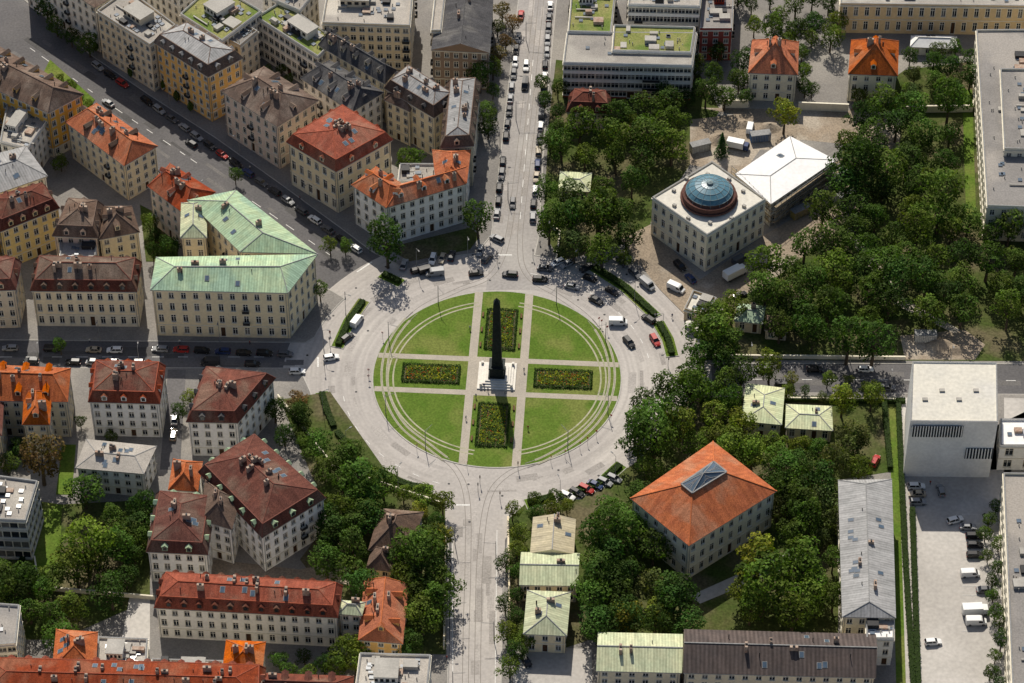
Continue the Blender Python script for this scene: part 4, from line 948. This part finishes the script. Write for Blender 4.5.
def row(x0, y0, x1, y1, occ=.85, perp=None, step=5.8, z=.02, vans=.05):
    a, b = P2(x0, y0), P2(x1, y1); d = b - a; L = d.length; ang = math.atan2(d.y, d.x); st = step if perp is None else 2.8
    n = int(L / st); nn = Vector((-d.y, d.x)).normalized()
    for k in range(n + 1):
        if R.random() > occ: continue
        p = a + d * ((k + .5 * (perp is None)) * st / L) + nn * R.uniform(-.15, .15)
        if (p - a).length > L: break
        aa = ang + (0 if perp is None else rad(perp)); aa += pi if R.random() < .35 else 0
        car(p.x, p.y, aa, 'van' if R.random() < vans else None, None, z, True)
for x, y, a, k, c in [(357, 321, 62, 'van', 'white'), (331, 357, 15, None, 'white'), (297, 371, 0, None, 'white'), (510, 274, 175, None, 'dark'), (572, 286, -20, None, 'silver'), (590, 278, -30, None, 'black'),
        (596, 300, -40, None, 'black'), (618, 322, 0, 'van', 'white'), (629, 342, -60, None, 'black'), (655, 340, -70, None, 'red'), (612, 291, -40, None, 'black'), (540, 279, -5, None, 'black'), (545, 268, -10, None, 'grey'),
        (520, 268, 90, None, 'blue'), (476, 273, 10, None, 'black'), (418, 300 - 30, 20, None, 'black'), (347, 337, 50, None, 'dark'), (583, 290, -30, None, 'white'), (602, 287, -35, None, 'dark'), (560, 267, -10, None, 'grey'),
        (676, 288, -35, 'van', 'white'), (735, 275, 35, 'truck', 'white'), (740, 295, 30, None, 'black'), (738, 147, -20, 'truck', 'blue'), (750, 128, 80, 'van', 'white'), (725, 238, 30, 'truck', 'blue'), (722, 255, 30, None, 'red'),
        (875, 461, 65, None, 'red'), (740, 260, 35, 'van', 'grey'), (427, 270, 20, 'van', 'black'), (487, 258, 60, None, 'grey')]:
    car(x, y, rad(a), k, c, .02 if y < 700 and not (690 < x < 900 and (y < 300 or y > 400)) else .17)
row(5, 72, 305, 271, .95); row(80, 55, 368, 259, .92)
row(140, 112, 330, 232, .2, None, 9)
row(45, 66, 130, 118, .4, None, 8); row(215, 165, 275, 208, .5, None, 6)
row(496, 222, 522, 5, .95); row(532.5, 225, 550.5, 5, .95); row(512, 215, 531, 20, .25, None, 9); row(497, 240, 503, 195, .7, 60)
row(0, 349, 135, 352, .9); row(150, 350, 300, 356, .9); row(0, 362, 160, 365, .6); row(200, 364, 290, 366, .4)
row(700, 370, 900, 371, .3, None, 7); row(720, 386, 1010, 391, .35, None, 7)
row(404, 266, 482, 252, .8, 65); row(425, 276, 480, 270, .4)
row(598, 284, 655, 325, .4); row(548, 262, 600, 272, .6, 50); row(616, 258, 672, 308, .5)
row(567, 497, 618, 478, .95, -60); row(660, 345, 668, 372, .6)
row(322, 402, 332, 440, .4); row(352, 322, 340, 348, .6)
row(700, 262, 762, 228, .4, None, 5.5, .17); row(640, 225, 700, 290, .35, None, 6, .17)
row(916, 488, 918, 506, .9, 90, z=.17); row(938, 484, 944, 508, .9, None, z=.17)
for x, y, a, k, c in [(970, 574, 2, 'van', 'white'), (975, 612, 2, 'truck', 'white'), (976, 622, 2, 'van', 'white'), (933, 642, 5, None, 'white'), (974, 536, 0, None, 'black'), (975, 545, 0, None, 'dark'), (975, 555, 0, None, 'black'), (955, 520, 20, None, 'white'), (985, 590, 0, None, 'grey'), (968, 527, 0, None, 'silver')]:
    car(x, y, rad(a), k, c, .18)
row(172, 460, 178, 385, .5, z=.16); row(520, 655, 545, 690, .3, z=.17)

# ------------------------------------------------------------------ markings
MK = MB()
def dash(line, wd, on, off, z=.03):
    ln = catmull(line, 20) if len(line) > 2 else [line[0].lerp(line[1], k / 200) for k in range(201)]
    s = 0
    for a, b in zip(ln[:-1], ln[1:]):
        s += (b - a).length
        if s % (on + off) < on:
            d = (b - a).normalized(); nn = Vector((-d.y, d.x)) * wd; MK.poly([V3(a - nn, z), V3(b - nn, z), V3(b + nn, z), V3(a + nn, z)])
dash([P2(700, 379), P2(1100, 381)], .1, 3, 4); dash([P2(-100, 357), P2(300, 357)], .1, 3, 4)
dash([P2(30, 48), P2(115, 108), P2(185, 155), P2(330, 255)], .1, 3, 4)
dash([P2(533, 60), P2(520, 220)], .1, 3, 4)
dash([P2(452, 530), P2(453, 700)], .08, 9, .1); dash([P2(497, 530), P2(495, 700)], .08, 9, .1)
dash(arc(42.5, 10, 80, 20), .09, 2, 4); dash(arc(42.5, 190, 250, 20), .09, 2, 4)
for a, b in (((682, 366), (682, 378)), ((318, 357), (318, 367)), ((512, 255), (498, 255)), ((470, 505), (456, 505)), ((372, 262), (357, 272))):
    dash([P2(*a), P2(*b)], .25, 9, .1)
MK.build('road_marking', [M_LINE])
BL = MB(); _zb = .245
for k in range(14):
    y = 515 + k * 9; a, b = P2(962, y), P2(980, y); BL.poly([V3(a, _zb), V3(b, _zb), V3(b + Vector((0, .12)), _zb), V3(a + Vector((0, .12)), _zb)])
BL.build('road_marking', [M_LINE])
TP = MB()
for k in range(70):
    a = R.uniform(0, 6.28); r_ = R.uniform(36, 47); c = Vector((cos(a) * r_, sin(a) * r_)); u = Vector((-sin(a), cos(a))); lx, ly = R.uniform(1, 4), R.uniform(.3, 1.1)
    TP.poly([V3(c + u * sx * lx + Vector((u.y, -u.x)) * sy * ly, .009 + k * .00005) for sx, sy in ((-1, -1), (-1, 1), (1, 1), (1, -1))][::-1], k % 2)
def pat(x0, y0, x1, y1, n, m, sp):
    for k in range(n):
        f = R.random(); p = P2(x0 + (x1 - x0) * f, y0 + (y1 - y0) * f); d = (P2(x1, y1) - P2(x0, y0)).normalized(); q = Vector((-d.y, d.x)); p = p + q * R.uniform(-sp, sp)
        lx, ly = R.uniform(1, 6), R.uniform(.4, 1.2)
        TP.poly([V3(p - d * lx - q * ly, .0125 + k * .0001), V3(p + d * lx - q * ly, .0125 + k * .0001), V3(p + d * lx + q * ly, .0125 + k * .0001), V3(p - d * lx + q * ly, .0125 + k * .0001)], m if k % 2 else m + 1)
pat(475, 690, 477, 510, 22, 0, 5); pat(512, 240, 538, 0, 26, 0, 4); pat(20, 35, 350, 265, 34, 2, 8); pat(0, 357, 300, 358, 22, 2, 3); pat(700, 378, 1024, 382, 22, 2, 3)
for k in range(40):   # manhole covers
    a = R.uniform(0, 6.28); r_ = R.uniform(37, 56); c = Vector((cos(a) * r_, sin(a) * r_)); TP.poly([V3(c + p_, .016) for p_ in arc(.35, 0, 360, 10)[:-1]], 4)
TP.build('asphalt_repair', [mat('patch_a', (.34, .315, .29)), mat('patch_b', (.42, .39, .36)), mat('patch_c', (.10, .097, .095)), mat('patch_d', (.165, .157, .15)), M_DARK])

# ------------------------------------------------------------------ street furniture
def lamp_mesh():
    M = MB(); M.cyl(Vector((0, 0, 0)), Vector((0, 0, .8)), .14, .11, 8); M.cyl(Vector((0, 0, .8)), Vector((0, 0, 8)), .08, .05, 8)
    M.cyl(Vector((0, 0, 8)), Vector((1.4, 0, 8.4)), .05, .04, 6); M.box((1.6, 0), (1, 0), -.4, .4, -.16, .16, 8.32, 8.46, 0); M.box((1.6, 0), (1, 0), -.3, .3, -.12, .12, 8.28, 8.318, 1)
    return M.mesh('street_lamp', [M_LEAD, M_LAMP])
LM = lamp_mesh()
def put(me, name, p, a, z=.12): o = bpy.data.objects.new(name, me); COL.objects.link(o); o.location = (p.x, p.y, z); o.rotation_euler = (0, 0, a); return o
for a in (20, 38, 62, 100, 118, 150, 168, 196, 215, 238, 290, 310, 330, 350): p = Vector((cos(rad(a)), sin(rad(a)))) * 49; put(LM, 'street_lamp', p, rad(a + 180), .0)
for x, y, a in ((500, 150, 0), (512, 60, 0), (541, 180, 180), (549, 80, 180), (447, 560, 0), (446, 640, 0), (503, 600, 180), (750, 363, -90), (850, 363, -90), (950, 365, -90), (790, 394, 90), (890, 396, 90), (100, 341, -90), (220, 342, -90), (40, 369, 90), (140, 369, 90), (120, 145, 45), (200, 205, 45), (270, 250, 45), (170, 108, 225), (240, 155, 225), (310, 205, 225)):
    put(LM, 'street_lamp', P2(x, y), rad(a))
def tl_mesh():
    M = MB(); M.cyl(Vector((0, 0, 0)), Vector((0, 0, 3.4)), .07, .06, 8); M.box((.12, 0), (1, 0), -.12, .12, -.15, .15, 2.5, 3.4, 1)
    for k, m in ((0, 2), (1, 3), (2, 4)): M.cyl(Vector((.24, 0, 3.25 - k * .3)), Vector((.28, 0, 3.25 - k * .3)), .1, .1, 8, m)
    return M.mesh('traffic_light', [M_LEAD, M_DARK, M_TAIL, mat('amber', (.4, .2, .02)), mat('green_lens', (.02, .2, .1))])
TLM = tl_mesh()
for x, y, a in ((480, 484, -90), (452, 500, -90), (500, 500, -90), (497, 262, 90), (533, 258, 90), (668, 366, 0), (668, 392, 0), (330, 346, 180), (325, 372, 180), (478, 492, 90), (518, 470, -90)): put(TLM, 'traffic_light', P2(x, y), rad(a), .0)
def mast_mesh():
    M = MB(); M.cyl(Vector((0, 0, 0)), Vector((0, 0, 7.2)), .12, .08, 8); M.cyl(Vector((0, 0, 6.4)), Vector((3.2, 0, 6.7)), .05, .04, 6); M.cyl(Vector((0, 0, 7.1)), Vector((3.0, 0, 6.72)), .02, .02, 4)
    return M.mesh('tram_mast', [M_LEAD])
MM = mast_mesh()
for x, y, a in ((455, 545, 0), (454, 620, 0), (453, 690, 0), (496, 560, 180), (494, 640, 180), (508, 200, 0), (516, 120, 0), (526, 40, 0), (538, 150, 180), (545, 70, 180)): put(MM, 'tram_mast', P2(x, y), rad(a), .0)
for a in (25, 60, 120, 155, 205, 235, 305, 335): p = Vector((cos(rad(a)), sin(rad(a)))) * 33.2; put(MM, 'tram_mast', p, rad(a + 180), .12)
def sign_mesh():
    M = MB(); M.cyl(Vector((0, 0, 0)), Vector((0, 0, 2.6)), .04, .04, 6); M.cyl(Vector((.05, 0, 2.4)), Vector((.08, 0, 2.4)), .34, .34, 16, 1); M.cyl(Vector((.081, 0, 2.4)), Vector((.085, 0, 2.4)), .24, .24, 16, 2)
    return M.mesh('traffic_sign', [M_LEAD, mat('sign_red', (.5, .03, .03)), M_LINE])
SM = sign_mesh()
for k in range(14): a = rad(R.uniform(0, 360)); put(SM, 'traffic_sign', Vector((cos(a), sin(a))) * 35.2, a + pi / 2, 0)
def bench_mesh():
    M = MB()
    for k in range(3): M.box((0, 0), (1, 0), -.9, .9, -.22 + k * .16, -.10 + k * .16, .42, .46)
    for k in range(2): M.box((0, 0), (1, 0), -.9, .9, .26, .30, .55 + k * .17, .67 + k * .17)
    for x in (-.7, .7): M.box((x, 0), (1, 0), -.04, .04, -.2, .3, 0, .42, 1); M.box((x, 0), (1, 0), -.04, .04, .3, .34, 0, .85, 1)
    return M.mesh('park_bench', [mat('bench_wood', (.2, .12, .06)), M_DARK])
BM = bench_mesh()
for sx in (-1, 1):
    for yy in (12, 18, 24, -12, -18, -24): p = Lw(sx * 5.4, yy); put(BM, 'park_bench', p, TH + (pi / 2 if sx < 0 else -pi / 2) + pi, .12)
def gwall(name, pts, h, t, m, z0=.1):
    M = MB(); l = [P2(*p) for p in pts]
    for a, b in zip(l[:-1], l[1:]):
        u = b - a; L_ = u.length; M.box(a, u, 0, L_, -t / 2, t / 2, z0, h); M.box(a, u, -.05, L_ + .05, -t / 2 - .06, t / 2 + .06, h + .001, h + .12)
    return M.build(name, [m])
gwall('garden_wall', [(722, 108), (748, 108)], 3, .4, wallmat('stone')); gwall('garden_wall', [(798, 110), (848, 112)], 3, .4, wallmat('stone')); gwall('garden_wall', [(898, 113), (972, 112), (976, 80)], 2.6, .4, wallmat('stone'))
gwall('garden_wall', [(700, 358), (905, 360)], 1.3, .35, wallmat('stone')); gwall('garden_wall', [(700, 400), (895, 402)], 1.3, .35, wallmat('stone')); gwall('garden_wall', [(508, 520), (510, 640)], 1.4, .3, wallmat('cream'))
gwall('garden_wall', [(446, 530), (444, 650)], 1.4, .3, wallmat('cream')); gwall('garden_wall', [(155, 600), (40, 590), (35, 560)], 1.5, .3, wallmat('stone')); gwall('garden_wall', [(278, 398), (335, 470), (440, 505)], 1.3, .3, wallmat('stone'))
gwall('garden_wall', [(556, 262), (560, 235), (549, 225)], 1.4, .3, wallmat('stone'))
def container(x, y, a, c):
    M = MB(); p = P2(x, y); u = Vector((cos(rad(a)), sin(rad(a)))); M.box(p, u, -3, 3, -1.2, 1.2, .2, 2.8, 0); M.box(p, u, -3.05, 3.05, -1.25, 1.25, 2.8, 2.9, 1)
    for k in range(12): M.box(p, u, -2.8 + k * .5, -2.65 + k * .5, -1.26, -1.2, .3, 2.75, 1)
    M.box(p, u, 2.2, 2.9, -1.28, -1.27, .3, 2.4, 1); M.build('site_container', [mat('container_%d' % c, [(.5, .5, .48), (.08, .15, .28), (.35, .28, .1)][c]), M_LEAD])
for t in ((700, 150, 20, 0), (820, 190, 35, 0), (840, 178, 35, 1), (845, 200, 35, 0), (800, 215, 35, 2), (925, 340, 0, 0), (760, 140, 10, 1)): container(*t)
def pile(x, y, r, h):
    M = MB(); p = P2(x, y); n = 18; rings = []
    for k in range(6):
        f = k / 5; rr = r * (1 - f) ** .8; rings.append([Vector((p.x + cos(2 * pi * i / n) * rr * (1 + .25 * noise.noise(Vector((i * .9, k, x)))), p.y + sin(2 * pi * i / n) * rr * .8, .13 + h * f ** 1.2 * (1 + .2 * noise.noise(Vector((i, k * .7, y)))))) for i in range(n)])
    for a, b in zip(rings[:-1], rings[1:]):
        for i in range(n): M.poly([a[i], a[(i + 1) % n], b[(i + 1) % n], b[i]])
    M.build('earth_pile', [M_SOIL])
for t in ((720, 140, 4, 2), (745, 125, 3, 1.5), (770, 128, 3.5, 1.6), (940, 345, 4, 2), (955, 350, 3, 1.4), (640, 262, 2, 1), (812, 205, 2.4, 1.2)): pile(*t)
def parasol(x, y):
    M = MB(); p = P2(x, y); p = V3(p, .15); M.cyl(p, p + Vector((0, 0, 2.6)), .04, .03, 6, 1); n = 8
    for k in range(n):
        a, b = 2 * pi * k / n, 2 * pi * (k + 1) / n; M.poly([p + Vector((cos(a) * 1.6, sin(a) * 1.6, 2.2)), p + Vector((cos(b) * 1.6, sin(b) * 1.6, 2.2)), p + Vector((0, 0, 2.9))])
    M.build('parasol', [mat('parasol_cloth', (.6, .57, .5)), M_LEAD])
for x, y in ((690, 330), (700, 334), (712, 326), (722, 318), (702, 322)): parasol(x, y)

# ------------------------------------------------------------------ pedestrians
def person_mesh(stride, cloth):
    me = bpy.data.meshes.new('body'); s = stride
    v = [(0, 0, .95), (0, 0, 1.2), (0, 0, 1.42), (0, 0, 1.52), (0, 0, 1.66), (-.09, .02, .9), (-.1, .22 * s, .5), (-.1, .12 * s - .04, .08), (-.1, .12 * s + .14, .04), (.09, .0, .9), (.1, -.10 * s, .5), (.1, -.42 * s, .1), (.1, -.32 * s, .04),
         (-.19, 0, 1.40), (-.25, -.08 * s, 1.12), (-.24, .08, .88), (.19, 0, 1.40), (.25, .12 * s, 1.12), (.24, .2 * s, .9)]
    e = [(0, 1), (1, 2), (2, 3), (3, 4), (0, 5), (5, 6), (6, 7), (7, 8), (0, 9), (9, 10), (10, 11), (11, 12), (2, 13), (13, 14), (14, 15), (2, 16), (16, 17), (17, 18)]
    rr = [.15, .14, .15, .06, .11, .1, .07, .045, .04, .1, .07, .045, .04, .07, .05, .035, .07, .05, .035]
    me.from_pydata(v, e, []); o = bpy.data.objects.new('tmp', me); COL.objects.link(o); md = o.modifiers.new('s', 'SKIN'); o.modifiers.new('u', 'SUBSURF').levels = 1
    for i, sv in enumerate(me.skin_vertices[0].data): sv.radius = (rr[i], rr[i]); sv.use_root = (i == 0)
    dg = bpy.context.evaluated_depsgraph_get(); m2 = bpy.data.meshes.new_from_object(o.evaluated_get(dg)); bpy.data.objects.remove(o)
    for mm in (mat('trousers', (.03, .035, .06)), mat('shirt_%d' % cloth, [(.6, .6, .58), (.3, .05, .04), (.05, .08, .2)][cloth]), mat('skin', (.45, .28, .2)), mat('hair', (.05, .03, .02))): m2.materials.append(mm)
    for f in m2.polygons:
        c = f.center; f.material_index = 0 if c.z < .95 and abs(c.x) < .2 else (3 if c.z > 1.68 or (c.z > 1.58 and c.y < -.03) else 2 if c.z > 1.5 or (abs(c.x) > .19 and c.z < 1.1) else 1)
    return m2
try:
    PM = [person_mesh(1, 0), person_mesh(.6, 1), person_mesh(1, 2), person_mesh(.1, 0)]
    for x, y in ((488, 392), (505, 394), (484, 388), (476, 398), (524, 372), (470, 330), (528, 430), (466, 420), (330, 335), (345, 296), (436, 495), (440, 520), (515, 505), (507, 560), (690, 398), (740, 398), (820, 397), (640, 270), (672, 318), (540, 245), (490, 242), (500, 180), (550, 100), (250, 345), (180, 344), (90, 343), (60, 372), (210, 372), (245, 240), (190, 200), (300, 200), (250, 170), (950, 400), (930, 485), (442, 600), (447, 660), (503, 640), (600, 262), (655, 318)):
        m = R.choice(PM); o = bpy.data.objects.new('pedestrian', m); COL.objects.link(o); p = P2(x, y); o.location = (p.x, p.y, .135); o.rotation_euler = (0, 0, R.uniform(0, 6.28))
except Exception as ex: print('people', ex)
print('TREES', NT[0], 'OBJ', len(bpy.data.objects))
